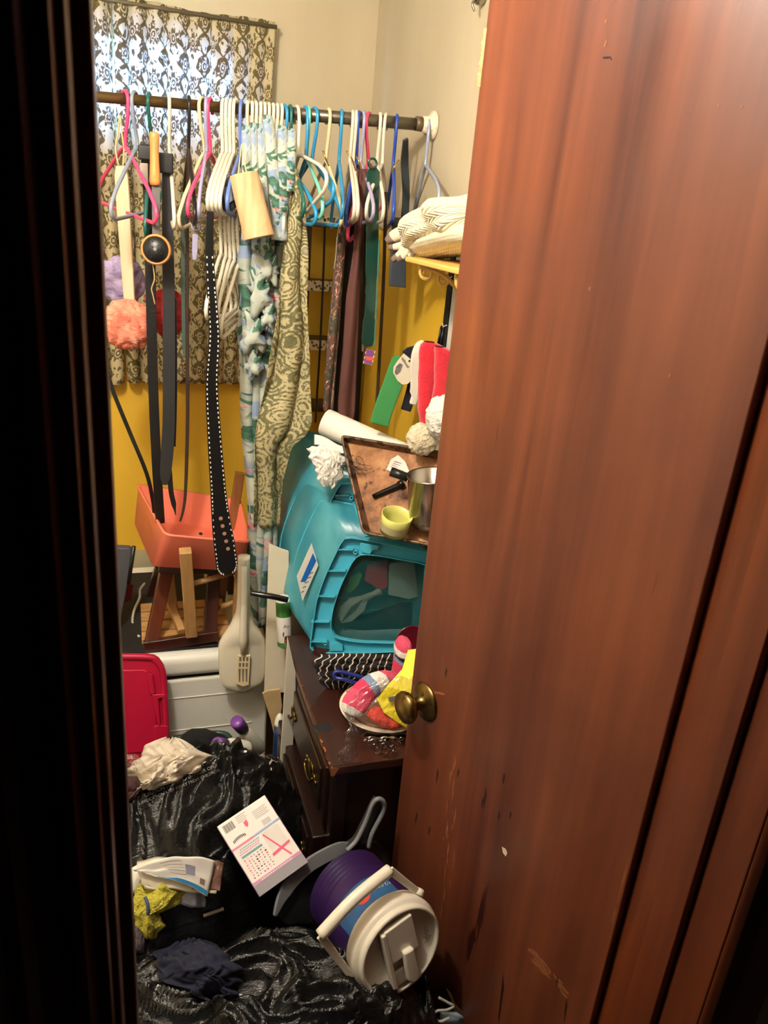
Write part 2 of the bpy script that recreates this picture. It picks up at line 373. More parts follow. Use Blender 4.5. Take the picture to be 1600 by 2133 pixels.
def curtain(xa_t, xb_t, xa_b, xb_b, name, label, nple, amp, flat, seed, ragged=0):
    w = (xb_t-xa_t)*1.35
    def f(u, v):
        x = lerp(lerp(xa_t, xb_t, u), lerp(xa_b, xb_b, u), v); a = amp*(1-flat*u)*(0.55+.45*v)
        ph = 6.2832*nple*(u+.05*math.sin(5*u+seed))+.5*math.sin(3*v+seed)
        zz = lerp(zt+.004*math.sin(9*u), zb, v)-ragged*v*v*.012*(math.sin(ph*.5+1)+1)
        y = YC-.022*(1-.3*v)+a*math.sin(ph)-.012*abs(math.sin(ph*.5+2*seed))*v
        return (x+.35*a*math.cos(ph), y, zz)
    return tag(MB().grid(f, int(nple*12)+30, 34, w, zt-zb).build(name, DAM, smooth=True, solid=.0015, fix=False), label, 'curtain')
xr = aY(571, 48, YC).x
curtain(aY(236, 30, YC).x, xr, aY(285, 797, YC).x-.03, aY(528, 797, YC).x, 'damask_curtain', 'olive and cream damask curtain panel over the window, with a flat right edge', 9, .022, .70, .7)
curtain(-.62, aY(233, 30, YC).x, -.62, aY(262, 797, YC).x, 'damask_curtain', 'pleated damask curtain panel half hidden by the dark door frame on the left', 11, .020, .1, 2.1, 1)
tag(MB().tube([(-.66, YC-.03, zt-.012), (xr+.004, YC-.03, zt-.012)], .006, 8).build('curtain_wire', M('grey_wire', (120, 112, 96), .5, metal=.6), smooth=True), 'thin rod holding the damask curtain panels above the window', 'curtain rod')
# ================================================================== closet rod and hangers
RA = V((RX, 2.15, 0)); RA.z = aY(912, 263, 2.15).z
_l = aY(200, 201, 2.20); RB = _l
RD = (RB-RA)/(RB.x-RA.x)                                # per unit X
def rod(X): return RA+RD*(X-RA.x)
def rodpx(px):
    a, b = -.5, .79
    for _ in range(40):
        m = (a+b)/2
        if pix(rod(m))[0] < px: a = m
        else: b = m
    return rod((a+b)/2)
BRONZE = M('brown_metal_tube', (118, 96, 62), .32, .12, 20, metal=.75, stretch=(.2, 1, 1)); GREYT = M('grey_metal_tube', (112, 104, 88), .35, .12, 20, metal=.75, stretch=(.2, 1, 1))
cr = root('closet_rod', rod(.79), 'brown metal closet rod spanning from the right wall, loaded with hangers', 'rod')
MB().tube([rod(LX+.02), rod(.36)], .0125, 16).build('tube', BRONZE, cr, smooth=True)
MB().tube([rod(.34), rod(RX-.006)], .0150, 16).build('sleeve', GREYT, cr, smooth=True)
ax = V((-1, 0, 0)); fo = rod(RX)+V((-.001, 0, 0))
MB().lathe([(.036, 0), (.037, .004), (.034, .010), (.022, .016), (.0195, .034), (.0155, .036)], fo, ax, 28).build('flange', M('chipped_white_enamel', (222, 208, 186), .35, .06, dirt=((96, 62, 40), 70, .60)), cr, smooth=True)
MB().tube([fo+ax*.034, fo+ax*.052], .018, 16).build('collar', M('rusty_collar', (110, 92, 72), .5, .3, 60, metal=.5), cr, smooth=True)
def pl(n, c, r=.32, **k): return M(n, c, r, .05, **k)
HC = dict(pink=pl('pink_plastic', (236, 72, 118)), grey=pl('grey_plastic', (132, 142, 158)), dgreen=pl('dark_green_plastic', (28, 92, 84)), white=pl('white_hanger', (220, 212, 194)),
    black=pl('black_hanger', (30, 27, 27)), cream=pl('cream_hanger', (226, 206, 162)), lav=pl('lavender_plastic', (158, 152, 186), .25), blue=pl('sky_blue_hanger', (44, 142, 192)),
    pblue=pl('periwinkle_hanger', (98, 124, 196)), mint=pl('mint_hanger', (120, 200, 180)), dblue=pl('royal_blue_hanger', (34, 72, 170)), clear=pl('smoky_clear_hanger', (150, 160, 186), .2))
def hanger_pts(org, yaw, sw, hw=.205, drop=.253, hookr=.0215):
    u = V((math.sin(yaw), -math.cos(yaw), 0)); z = V((0, 0, 1))      # u points to the front end
    def L(a, h): c, s = math.cos(sw), math.sin(sw); return org+u*(a*c-h*s)+z*(a*s+h*c)
    hk = [L(hookr*math.cos(t)*1.0, hookr*math.sin(t)) for t in [math.radians(q) for q in range(-25, 181, 18)]]
    # open side of hook at the back, stem on the front side curving to the centre
    hk = [L(-hookr*math.cos(math.radians(q)), hookr*math.sin(math.radians(q))) for q in range(-30, 181, 18)]
    hk += [L(hookr*.98, -.014), L(hookr*.80, -.036), L(hookr*.3, -.066), L(0, -.086), L(0, -.103)]
    b = [L(0, -.100), L(.03, -.112), L(.09, -.146), L(.155, -.183), L(hw-.016, -.209), L(hw-.003, -.222), L(hw, -.234), L(hw-.005, -.245), L(hw-.020, -drop), L(.1, -drop-.001)]
    m = [L(-a, h) for a, h in ((.1, -drop-.001), (hw-.020, -drop), (hw-.005, -.245), (hw, -.234), (hw-.003, -.222), (hw-.016, -.209), (.155, -.183), (.09, -.146), (.03, -.112))]
    return hk, b+[L(0, -drop-.001)]+m, L(hw, -.234)
def solve(org, tgt, free=60):
    best = None
    for yi in range(-85, 86, 5):
        for si in range(-free, free+1, 5):
            q = pix(hanger_pts_corner(org, math.radians(yi), math.radians(si)))
            e = math.hypot(q[0]-tgt[0], q[1]-tgt[1])+.12*abs(si)+.08*abs(yi)
            if best is None or e < best[0]: best = (e, yi, si)
    return math.radians(best[1]), math.radians(best[2])
def hanger_pts_corner(org, yaw, sw):
    a, h = .205, -.234; c, s = math.cos(sw), math.sin(sw)
    return org+V((math.sin(yaw), -math.cos(yaw), 0))*(a*c-h*s)+V((0, 0, a*s+h*c))
HUNG = {}
def hanger(key, hpx, col, tgt, label, group=None, org=None, free=35, r=.0046):
    o = org if org is not None else rodpx(hpx)+V((0, 0, -.0045))
    yaw, sw = solve(o, tgt, free)
    hk, bd, c = hanger_pts(o, yaw, sw)
    t = root('clothes_hanger', o, label, 'hanger', group)
    MB().tube(spline(hk, 2), r, 7).build('hook', HC[col], t, smooth=True)
    MB().tube(bd, r*1.05, 7, closed=True).build('frame', HC[col], t, smooth=True)
    HUNG[key] = (o, yaw, sw, c); return t
H = [
 ('p1', 260, 'pink', (322, 445), 'pink plastic hanger nearest the dark door frame, carrying the wooden stick'),
 ('g1', 281, 'grey', (231, 432), 'grey plastic hanger tilted down to the left beside the wooden handle'),
 ('dg1', 311, 'dgreen', (299, 478), 'dark green hanger hooked through the orange wooden handle'),
 ('w1', 352, 'white', (368, 462), 'single white hanger between the black strap and the dark brown hanger'),
 ('b1', 393, 'black', (407, 448), 'dark brown hanger with the thin brown belt on it'),
 ('c1', 421, 'cream', (374, 458), 'cream hanger just left of the lavender hanger'),
 ('l1', 430, 'lav', (412, 440), 'lavender hanger squeezed between the cream and the pink hanger'),
 ('p2', 438, 'pink', (389, 425), 'bright pink hanger just left of the bunch of four white hangers'),
 ('w2', 465, 'white', (429, 424), 'leftmost of the four white hangers bunched beside the pink one'),
 ('w3', 473, 'white', (438, 424), 'second of the four white hangers bunched beside the pink one'),
 ('w4', 481, 'white', (447, 422), 'third of the four white hangers bunched beside the pink one'),
 ('w5', 489, 'white', (456, 420), 'rightmost of the four white hangers beside the pink one'),
 ('pb', 503, 'pblue', (466, 426), 'periwinkle blue hanger with the wooden log hanging from it')]
for k, hx, c, t, l in H: hanger(k, hx, c, t, l)
for i in range(9): hanger('f%d' % i, 516+i*8.8, 'white', (512+i*10, 480), 'white hanger in the close row holding the gathered floral curtain', 'white hangers under the floral curtain')
H = [
 ('bl1', 591, 'blue', (664, 458), 'sky blue hanger at the left end of its colour, its lower corner hanging lowest'),
 ('dg2', 604, 'dgreen', (640, 425), 'dark green hanger right behind the floral curtain loops'),
 ('w6', 618, 'white', (676, 378), 'white hanger with its short arm in front of the sky blue ones'),
 ('bl2', 636, 'blue', (700, 386), 'sky blue hanger crossing in front of the other blue hangers'),
 ('mi', 641, 'mint', (678, 440), 'mint green hanger between the sky blue hangers'),
 ('bl3', 655, 'blue', (709, 448), 'sky blue hanger behind the mint green hanger'),
 ('c2', 684, 'cream', (714, 458), 'cream white hanger with brass clips right of the sky blue hangers'),
 ('bl4', 711, 'blue', (718, 430), 'sky blue hanger standing alone right of the cream one'),
 ('w7', 734, 'white', (745, 440), 'left one of two thin white hangers beside the royal blue hanger'),
 ('w8', 741, 'white', (752, 440), 'right one of two thin white hangers beside the royal blue hanger'),
 ('db', 748, 'dblue', (723, 445), 'royal blue hanger with brass clips left of the pink one'),
 ('l2', 756, 'lav', (772, 430), 'pale lavender hanger just left of the right-hand pink hanger'),
 ('p3', 768, 'pink', (724, 492), 'pink hanger drooping low among the brown ties'),
 ('w9', 791, 'white', (798, 440), 'white hanger just right of the drooping pink hanger'),
 ('w10', 804, 'white', (763, 436), 'white hanger turned out with its corner over the green shoehorn'),
 ('db2', 826, 'dblue', (820, 440), 'royal blue hanger holding the black pouch near the rod end'),
 ('cl', 891, 'clear', (911, 408), 'smoky clear hanger at the end of the rod by the wall flange')]
for k, hx, c, t, l in H: hanger(k, hx, c, t, l, free=45)
for i in range(5):
    o = aY(462+i*9, 442+i*5, 2.10)
    hanger('low%d' % i, 0, 'white', (431+i*7, 652+i*9), 'white hanger in the sheaf dangling below the bunch of four', 'white hangers dangling in a sheaf', org=o, free=75)
# ------------------------------------------------------------------ brass clips and loose cords
GOLD = M('brass_clip', (206, 168, 92), .25, .1, metal=1)
def rodlet(name, label, cat, pts, r, mat, n=7): return tag(MB().tube(spline(pts, 4), r, n).build(name, mat, smooth=True), label, cat)
for i, (a, b, c, lab) in enumerate((((722, 315), (733, 330), (741, 355), 'brass wire clip above the brown tie'), ((742, 326), (749, 338), (752, 350), 'short brass clip beside the royal blue hook'), ((673, 315), (678, 328), (685, 345), 'brass clip on the cream hanger'), ((831, 334), (822, 347), (815, 360), 'brass clip left of the royal blue pouch hanger'))):
    rodlet('wire_clip', lab, 'clip', [aY(*a, 2.02), aY(*b, 2.01), aY(*c, 2.02)], .0022, GOLD)
# ------------------------------------------------------------------ belts and straps
def strap(name, label, cat, mat, path, Y, wpx, th=.004, twist=None, n=5):
    pts = spline([aY(p[0], p[1], (p[2] if len(p) > 2 else Y)) for p in path], n)
    m = len(pts)
    if isinstance(wpx, (int, float)): ws = [wpx]*m
    else:
        ws = [interp(wpx, i/(m-1))[0] for i in range(m)]
    tw = None
    if twist: tw = [interp(twist, i/(m-1))[0] for i in range(m)]
    o = MB().ribbon(pts, ws, th, V((.1, -1, 0)), tw).build(name, mat, bevel=.0008)
    tag(o, label, cat); return o, pts, ws
BROWN = M('brown_leather', (66, 36, 28), .4, .2, 20); DKBR = M('dark_brown_leather', (44, 26, 22), .42, .2, 20)
b1, p, ws = strap('leather_belt', 'black leather belt dropping straight into the coral planter', 'belt', BLACK, [(303, 300, 2.13), (310, 420), (314, 600), (319, 800), (326, 960), (334, 1090, 2.17)], 2.14, .026, .004)
for k in range(5): 
    q = p[-4-2*k] if k < 3 else p[-8]
MB().box(aY(303, 318, 2.12), (.034, .012, .032)).build('buckle', DARK, b1, bevel=.003); MB().box(aY(300, 362, 2.118), (.020, .006, .048)).build('keeper', M('pewter', (150, 140, 130), .35, metal=.6), b1, bevel=.002)
b2, p, ws = strap('leather_belt', 'wide black belt with forked tips hanging above the planter', 'belt', M('charcoal_strap', (44, 44, 46), .5, .15), [(348, 320, 2.12), (349, 450), (352, 650), (352, 850), (349, 930), (345, 985), (344, 1010)], 2.125, [(0, .022), (.35, .032), (.7, .034), (.86, .030), (.95, .018), (1, .010)], .004)
MB().ribbon(spline([aY(352, 960, 2.13), aY(356, 1020, 2.13), aY(362, 1050, 2.13), aY(366, 1072, 2.13)]), [.012]*3+[.014]*10+[.011, .008, .006, .004, .003, .003], .003).build('tip', BLACK, b2)
MB().box(aY(345, 340, 2.11), (.036, .014, .045)).build('buckle', DARK, b2, bevel=.003)
MB().ribbon(spline([aY(361, 620, 2.135), aY(363, 800, 2.135), aY(360, 930, 2.135)]), .016, .003).build('lining', BLACK, b2)
strap('thin_belt', 'thin dark brown belt with a curled tip above the planter', 'belt', DKBR, [(392, 310, 2.12), (390, 450), (390, 700), (391, 850), (389, 950), (386, 1030), (381, 1066), (375, 1086)], 2.12, [(0, .009), (.6, .010), (1, .006)], .003, [(0, .9), (.5, .5), (1, .9)])
strap('thin_belt', 'dull green webbing strap beside the thin brown belt', 'strap', M('dull_green_webbing', (66, 84, 76), .7), [(381, 400, 2.15), (381, 550), (383, 700, 2.16), (386, 745, 2.16)], 2.15, .010, .003)
strap('shoulder_strap', 'narrow black strap slanting down from the door frame into the planter', 'strap', BLACK, [(222, 770, 2.16), (236, 816), (270, 900), (305, 985), (318, 1040, 2.2), (322, 1075, 2.22)], 2.16, .011, .004)
STUD = M('black_studded_leather', (20, 19, 20), .38, .2, 25)
b3, p, ws = strap('studded_belt', 'wide black belt edged with white stitches, hanging in front of the coral planter', 'belt', STUD, [(438, 440), (436, 520), (440, 600), (446, 700), (441, 800), (446, 900), (453, 1000), (460, 1080), (468, 1140), (473, 1180), (475, 1195)], 1.90, [(0, .016), (.2, .022), (.45, .032), (.62, .040), (.78, .056), (.9, .058), (.97, .040), (1, .018)], .005)
STI = M('white_stitch', (226, 222, 210), .6); sm = MB()
acc = 0
for i in range(6, len(p)-1):
    t = (p[min(i+1, len(p)-1)]-p[i-1]).normalized(); a = t.cross(V((.1, -1, 0))).normalized(); b = a.cross(t).normalized()
    seg = (p[i+1]-p[i]); n = 2 if seg.length > .02 else 1
    for k in range(n):
        q = p[i]+seg*(k/n)
        for s in (-1, 1): sm.bar(q+a*(s*(ws[i]/2-.0035))-b*.0030-t*.0024, q+a*(s*(ws[i]/2-.0035))-b*.0030+t*.0024, .0026, .001)
        for s in (-1, 1): sm.bar(q+a*(s*(ws[i]/2-.0035))+b*.0030-t*.0024, q+a*(s*(ws[i]/2-.0035))+b*.0030+t*.0024, .0026, .001)
sm.build('stitching', STI, b3)
for k in range(5):
    x, y = lerp(460, 475, k/4), lerp(1080, 1143, k/4)
    c = aY(x, y, 1.8965); MB().lathe([(.0052, 0), (.0052, .0012), (.003, .0016)], c, V((0, -1, 0)), 12).build('eyelet', M('coppery_eyelet', (196, 150, 132), .4, metal=.4) if k == 0 else bpy.data.materials['coppery_eyelet'], b3)
# lavender stick with ring, on the lavender hanger
lv = root('plastic_link', aY(407, 540, 2.06), 'lavender plastic link with a round eye hanging against the damask curtain', 'hanger part')
MB().ribbon([aY(407, 488, 2.06), aY(406, 520, 2.06), aY(405, 542, 2.06)], [.014, .014, .010], .006).build('blade', HC['lav'], lv, bevel=.002)
MB().tube([aY(408, 471, 2.06)+V((.010*math.cos(t*.5236), 0, .010*math.sin(t*.5236))) for t in range(12)], .003, 6, closed=True).build('eye', HC['lav'], lv, smooth=True)
MB().ribbon([aY(410, 435, 2.06), aY(409, 460, 2.06)], .010, .005).build('neck', HC['lav'], lv, bevel=.002)
# ------------------------------------------------------------------ bath things at the left
LWOOD = woodmat('pale_wood', (206, 172, 136), (234, 206, 174), .5, 2, 1.2, .1); OWOOD = woodmat('orange_wood', (196, 122, 60), (226, 156, 90), .4, 2, 1.2, .2)
def pouf(name, label, mat, c, r, seed, sy=.75, parent=None):
    def f(u, v):
        th = 6.2832*u; ph = math.pi*(v-.5); d = V((math.cos(ph)*math.cos(th), math.cos(ph)*math.sin(th)*sy, math.sin(ph)))
        q = d*3.2+V((seed, seed*2, 0)); k = abs(noise.noise(q*.5))*.26+.13*abs(math.sin(5*ph+2.5*math.sin(th*2+seed)+3*noise.noise(d*1.4+V((seed, 0, 0)))))+.03*noise.noise(q*3)
        return V(c)+d*r*(.88+k)
    o = MB().grid(f, 64, 44).build(name, mat, parent, smooth=True, fix=False)
    if parent is None: tag(o, label, 'bath pouf')
    return o
def netmat(name, c1, c2, al):
    m = Mat(name); n = m.noise(m.coord('Object'), 30, 6, .6); m.set('Base Color', m.ramp(n, [(.35, lin(c1)), (.65, lin(c2))])).set('Roughness', .7)
    m.set('Alpha', m.ramp(m.noise(m.coord('Object'), 16, 4), [(.35, (al,)*3), (.6, (1, 1, 1))])).bump(m.noise(m.coord('Object', (1, 1, 2.2)), 90, 4), .6, .01); return m.m
br = root('bath_brush', aY(268, 735, 2.20), 'pale wooden bath stick ending in a coral net pouf, leftmost on the rod', 'bath brush')
a, b_ = aY(252, 345, 2.215), aY(272, 660, 2.205)
MB().ribbon([lerp(a, b_, t) for t in (0, .06, .2, .6, 1)], [.022, .034, .036, .032, .028], .012, V((-.35, -1, 0))).build('stick', LWOOD, br, bevel=.003)
MB().tube(spline([aY(247, 345, 2.21), aY(241, 310, 2.205), aY(246, 275, 2.20), aY(250, 240, 2.19), aY(254, 280, 2.20), aY(258, 310, 2.205), aY(256, 346, 2.21)]), .0022, 6).build('hanging_cord', M('raffia_cord', (210, 182, 136), .8), br, smooth=True)
pouf('net_pouf', None, netmat('coral_net', (236, 110, 86), (250, 168, 140), .62), aY(268, 676, 2.20), .066, 1.7, .75, br)
pouf('net_pouf', 'lavender net pouf behind the coral pouf', netmat('lavender_net', (150, 128, 176), (190, 172, 208), .6), aY(254, 585, 2.33), .062, 5.2)
pouf('net_pouf', 'red net pouf behind the wide black belt', netmat('red_net', (170, 24, 34), (214, 44, 54), .7), aY(348, 652, 2.24), .060, 8.4)
ms = root('massage_brush', aY(325, 555, 2.06), 'massage brush with an orange wooden handle, grey strap and black ball in a wooden ring', 'massager')
a, b_ = aY(321, 275, 2.06), aY(323, 386, 2.06)
MB().tube([lerp(a, b_, t) for t in (0, .03, .1, .3, .5, .75, .93, 1)], [.008, .011, .0115, .010, .0105, .012, .013, .011], 12).build('handle', OWOOD, ms, smooth=True)
MB().ribbon([aY(325, 384, 2.06), aY(325, 440, 2.06), aY(326, 500, 2.06)], .019, .004, V((0, -1, 0))).build('strap', M('grey_rubber', (96, 94, 92), .5), ms, bevel=.001)
c = aY(325, 520, 2.05); d = V((-.15, -1, .08)).normalized()
MB().lathe([(.0, -.030), (.020, -.026), (.033, -.014), (.0365, 0), (.0345, .007), (.031, .008), (.030, .002)], c, d, 32).build('wooden_cup', OWOOD, ms, smooth=True)
ball = MB().lathe([(.0301*math.cos(math.radians(q)), .006+.017*math.sin(math.radians(q))) for q in range(0, 91, 10)], c, d, 32).build('ball', M('black_rubber', (22, 22, 23), .38), ms, smooth=True)
for k in range(9):
    t = k*2.4; r = .006+.0022*k; x, y, z = frame(d); q = c+x*(r*math.cos(t))+y*(r*math.sin(t))+d*(.006+.017*math.sqrt(max(0, 1-(r/.0301)**2)))
    MB().lathe([(.0018, -.001), (.0016, .0014), (.0, .002)], q, d, 6).build('nub', bpy.data.materials['black_rubber'], ball)
rodlet('hanging_cord', 'loop of tan string dangling from the massage brush ring', 'cord', [aY(318, 548, 2.06), aY(322, 580, 2.06), aY(316, 600, 2.06), aY(318, 612, 2.06), aY(323, 634, 2.06)], .0018, M('tan_string', (176, 146, 100), .8), 5)
# ------------------------------------------------------------------ log
lg = root('wooden_log', aY(530, 500, 2.0), 'split piece of pale wooden log tied below the periwinkle hanger', 'log')
def logf(u, v):
    a, b = aY(508, 362, 1.985), aY(540, 495, 1.965); c = lerp(a, b, v); w = lerp(.034, .038, v); th = 6.2832*u
    ax_ = (b-a).normalized(); s = ax_.cross(V((0, -1, 0))).normalized(); f = s.cross(ax_)
    k = 1+.05*noise.noise(V((math.cos(th)*2, math.sin(th)*2, v*2)))
    return c+s*(w*k*math.cos(th))-f*(w*.75*k*math.sin(th)*(1 if math.sin(th) < 0 else .6))
mbl = MB().grid(logf, 28, 10); n = len(mbl.v); mbl.f += [list(range(0, 28))[::-1], list(range(n-29, n-1))]
mbl.build('log', woodmat('log_wood', (182, 142, 98), (220, 186, 142), .6, 2, 2.2, 0), lg, smooth=False, bevel=.002, angle=50)
MB().tube(spline([aY(496, 362, 1.985), aY(500, 330, 1.99), aY(504, 300, 2.0), aY(508, 330, 1.99), aY(514, 362, 1.985)]), .0016, 5).build('cord', bpy.data.materials['raffia_cord'], lg)
cl = root('clip_holder', aY(472, 440, 2.0), 'dark grey plastic clip holder tucked left of the wooden log', 'clip')
pp = [aY(x, y, 2.03) for x, y in ((462, 372), (480, 360), (498, 378), (500, 425), (484, 440), (464, 443), (455, 425), (456, 398))]
MB().prism(pp, (0, .016, 0)).build('shell', M('smoky_plastic', (52, 54, 62), .3), cl, bevel=.004)
MB().prism([aY(x, y, 2.028) for x, y in ((462, 392), (484, 384), (494, 412), (470, 428))], (0, -.004, 0)).build('plate', HC['grey'], cl, bevel=.001)
# ================================================================== gathered curtains on the hangers
def floral(name, base, c1, c2, c3, sc=9.0):
    m = Mat(name); uv = m.coord('UV'); w = m.nt.nodes.new('ShaderNodeVectorMath'); w.operation = 'MULTIPLY_ADD'
    nz = m.nt.nodes.new('ShaderNodeTexNoise'); m.nt.links.new(uv, nz.inputs['Vector']); nz.inputs['Scale'].default_value = 9
    m.nt.links.new(nz.outputs['Color'], w.inputs[0]); w.inputs[1].default_value = (.09,)*3; m.nt.links.new(uv, w.inputs[2]); uvd = w.outputs[0]
    def spots(sc_, th, loc):
        mp = m.nt.nodes.new('ShaderNodeMapping'); m.nt.links.new(uvd, mp.inputs[0]); mp.inputs[1].default_value = loc
        n = m.noise(mp.outputs[0], sc_, 2.5, .5, 1.2); return m.ramp(n, [(th, (0, 0, 0)), (th+.035, (1, 1, 1))])
    k = m.ramp(m.noise(uv, 22, 4), [(.35, tuple(x*.72 for x in lin(base))), (.6, lin(base))])
    k = m.mix(spots(sc*1.1, .555, (3.3, 1.2, 0)), k, lin(c3))
    k = m.mix(spots(sc*1.3, .535, (0, 0, 0)), k, m.ramp(m.noise(uv, 70, 4), [(.35, lin(c1)), (.7, tuple(min(1, x*2.6) for x in lin(c1)))]))
    k = m.mix(spots(sc*1.0, .63, (7.1, 4.2, 0)), k, m.ramp(m.noise(uv, 90, 3), [(.4, lin(c2)), (.6, lin((236, 184, 184)))]))
    m.set('Base Color', k).set('Roughness', .75).bump(m.noise(uv, 300, 2), .1, .002); return m.m
def paisley():
    m = Mat('paisley_fabric'); uv = m.coord('UV'); w = m.nt.nodes.new('ShaderNodeVectorMath'); w.operation = 'MULTIPLY_ADD'
    nz = m.nt.nodes.new('ShaderNodeTexNoise'); m.nt.links.new(uv, nz.inputs['Vector']); nz.inputs['Scale'].default_value = 7
    m.nt.links.new(nz.outputs['Color'], w.inputs[0]); w.inputs[1].default_value = (.06,)*3; m.nt.links.new(uv, w.inputs[2])
    v = m.vor(w.outputs[0], 19); d = E(m.nt, v.outputs['Distance']); ring = (d*34.0).sin().gt(.1)
    fine = m.noise(w.outputs[0], 150, 3).gt(.54); big = m.noise(uv, 9, 3).gt(.5)
    k = m.mix(ring, lin((104, 98, 64)), lin((176, 164, 124))); k = m.mix(fine*.8, k, m.mix(big, lin((84, 86, 52)), lin((186, 174, 132))))
    k = m.mix(d.lt(.16), k, lin((132, 128, 104))); k = m.mix(d.lt(.07), k, lin((178, 140, 104)))
    m.set('Base Color', k).set('Roughness', .7); return m.m
FLO = floral('floral_fabric', (180, 186, 174), (46, 78, 64), (196, 100, 108), (132, 150, 178), 13.0); PAI = paisley()
def drape(name, label, mat, tab, Y, nf, amp, seed, nv=70, nu=90, tight=1.0, cat='curtain', su=1.6):
    """tab: (y, xleft, xright, Yoffset) in the photograph; a hanging sheet with nf folds."""
    y0, y1 = tab[0][0], tab[-1][0]; zt_, zb_ = aY(tab[0][1], y0, Y).z, aY(tab[-1][1], y1, Y).z
    wid = aY(interp(tab, (y0+y1)/2)[1], 700, Y).x-aY(interp(tab, (y0+y1)/2)[0], 700, Y).x
    def f(u, v):
        y = lerp(y0, y1, v); xl, xr_, yo = interp(tab, y)
        a = aY(xl, y, Y+yo); b = aY(xr_, y, Y+yo); p = lerp(a, b, u)
        ph = 6.2832*nf*u+1.2*math.sin(2.2*v*6+seed)+1.5*noise.noise(V((u*3, v*5, seed)))
        am = amp*(.5+.5*math.sin(math.pi*min(1, .15+u*.85)))
        p.y += am*math.sin(ph)+.4*amp*noise.noise(V((u*6, v*14, seed+4)))
        p.x += .5*am*math.cos(ph)*min(1, (b-a).length/.05)
        return p
    return tag(MB().grid(f, nu, nv, wid*su*tight, zt_-zb_).build(name, mat, smooth=True, solid=.0014, fix=False), label, cat)
fl = drape('floral_curtain', 'white floral curtain with green leaves and pink flowers bunched down from the hangers', FLO, [(490, 502, 598, 0), (560, 494, 592, 0), (700, 494, 588, 0), (850, 504, 580, 0), (1000, 514, 574, .01), (1130, 516, 578, .01), (1230, 522, 566, .02), (1300, 530, 558, .03)], 2.10, 4.5, .028, 1.3, su=2.2)
for i, (x, yt, yb, xb, w) in enumerate(((514, 262, 500, 512, 17), (528, 256, 520, 530, 13), (542, 258, 520, 548, 16), (557, 240, 470, 575, 19), (588, 262, 440, 585, 18), (608, 268, 400, 600, 15))):
    a, b = aY(x, yt, 2.06), aY(xb, yb, 2.045)
    def loopf(u, v, a=a, b=b, w=w/780, i=i):
        c = lerp(a, b, v)+V((0, 0, .012*math.sin(v*3))); th = 6.2832*u
        k = (.55+.45*math.sin(min(1, v*5+.25)*1.57))*(1+.15*noise.noise(V((v*6, i, 0))))
        return c+V((w*k*.62*math.cos(th), .012*k*math.sin(th)-.02*math.sin(v*2), 0))
    MB().grid(loopf, 14, 16, .10, .32).build('gathered_loop', FLO, fl, smooth=True, fix=False)
def cuff(u, v):
    c = lerp(aY(584, 432, 2.03), aY(582, 500, 2.025), v); th = 6.2832*u; w = .014+.007*v
    return c+V((w*math.cos(th), w*.7*math.sin(th), 0))
MB().grid(cuff, 16, 8, .1, .09).build('folded_cuff', FLO, fl, smooth=True, solid=.001, fix=False)
# crumpled folds standing proud of the floral curtain
for i, (x, y, r) in enumerate(((552, 545, 26), (540, 610, 30), (528, 700, 30), (560, 660, 20), (530, 760, 22), (566, 560, 18))):
    c = aY(x, y, 2.05); rr = r/760
    def bl(u, v, c=c, rr=rr, i=i):
        th = 6.2832*u; ph = math.pi*(v-.5); d = V((math.cos(ph)*math.cos(th)*.75, math.cos(ph)*math.sin(th)*.5, math.sin(ph)*1.35))
        return c+d*rr*(1+.9*noise.noise(d*2.2+V((i*3.1, 0, 0))))
    MB().grid(bl, 20, 14, .14, .16).build('crumpled_fold', FLO, fl, smooth=True, fix=False)
ps = drape('paisley_curtain', 'olive paisley curtain draped from the rod down over the turquoise bins', PAI, [(352, 608, 622, 0), (420, 602, 634, 0), (520, 590, 640, 0), (640, 576, 643, 0), (760, 556, 648, 0), (880, 536, 652, 0), (905, 532, 640, 0), (930, 528, 608, .01), (1000, 527, 592, .03), (1098, 526, 584, .05)], 2.03, 1.6, .013, 4.4, su=1.2)
# ------------------------------------------------------------------ ties, shoehorn, cords in the right half
TIEF = floral('dark_floral_tie_silk', (96, 66, 58), (40, 46, 36), (140, 40, 40), (150, 120, 84), 26)
def tie(name, label, mat, tab, Y, cat='tie'):
    def f(u, v):
        y = lerp(tab[0][0], tab[-1][0], v); xl, xr_ = interp(tab, y); a, b = aY(xl, y, Y), aY(xr_, y, Y); p = lerp(a, b, u); p.y += .006*math.sin(u*6.28+v*3); return p
    return tag(MB().grid(f, 10, 40, .12, .6).build(name, mat, smooth=True, solid=.004, fix=False), label, cat)
tie('necktie', 'wide dark brown leather-like tie hanging in the middle of the shelf', M('brown_suede', (86, 48, 42), .75, .12, 14), [(352, 745, 768), (400, 742, 766), (520, 738, 750), (620, 722, 750), (720, 716, 746), (850, 704, 740), (880, 712, 736)], 2.06)
tie('necktie', 'dark floral patterned tie left of the brown tie', TIEF, [(455, 712, 722), (560, 697, 716), (700, 684, 707), (800, 676, 698), (856, 674, 694)], 2.09)
tie('scarf', 'near-black scarf hanging behind the two ties', M('black_brown_wool', (38, 26, 24), .9), [(400, 730, 760), (600, 708, 758), (800, 694, 752), (880, 690, 748)], 2.14, 'scarf')
tie('scarf', 'very dark strip of cloth between the brown tie and the green shoehorn', M('charcoal_cloth', (30, 26, 26), .9), [(380, 752, 772), (560, 748, 764), (760, 742, 752), (868, 736, 744)], 2.17, 'scarf')
rodlet('long_cord', 'long black cord hanging straight left of the floral tie', 'cord', [aY(677, 455, 2.16), aY(674, 560, 2.16), aY(668, 700, 2.16), aY(660, 830, 2.16), aY(657, 880, 2.16)], .0032, DARK, 6)
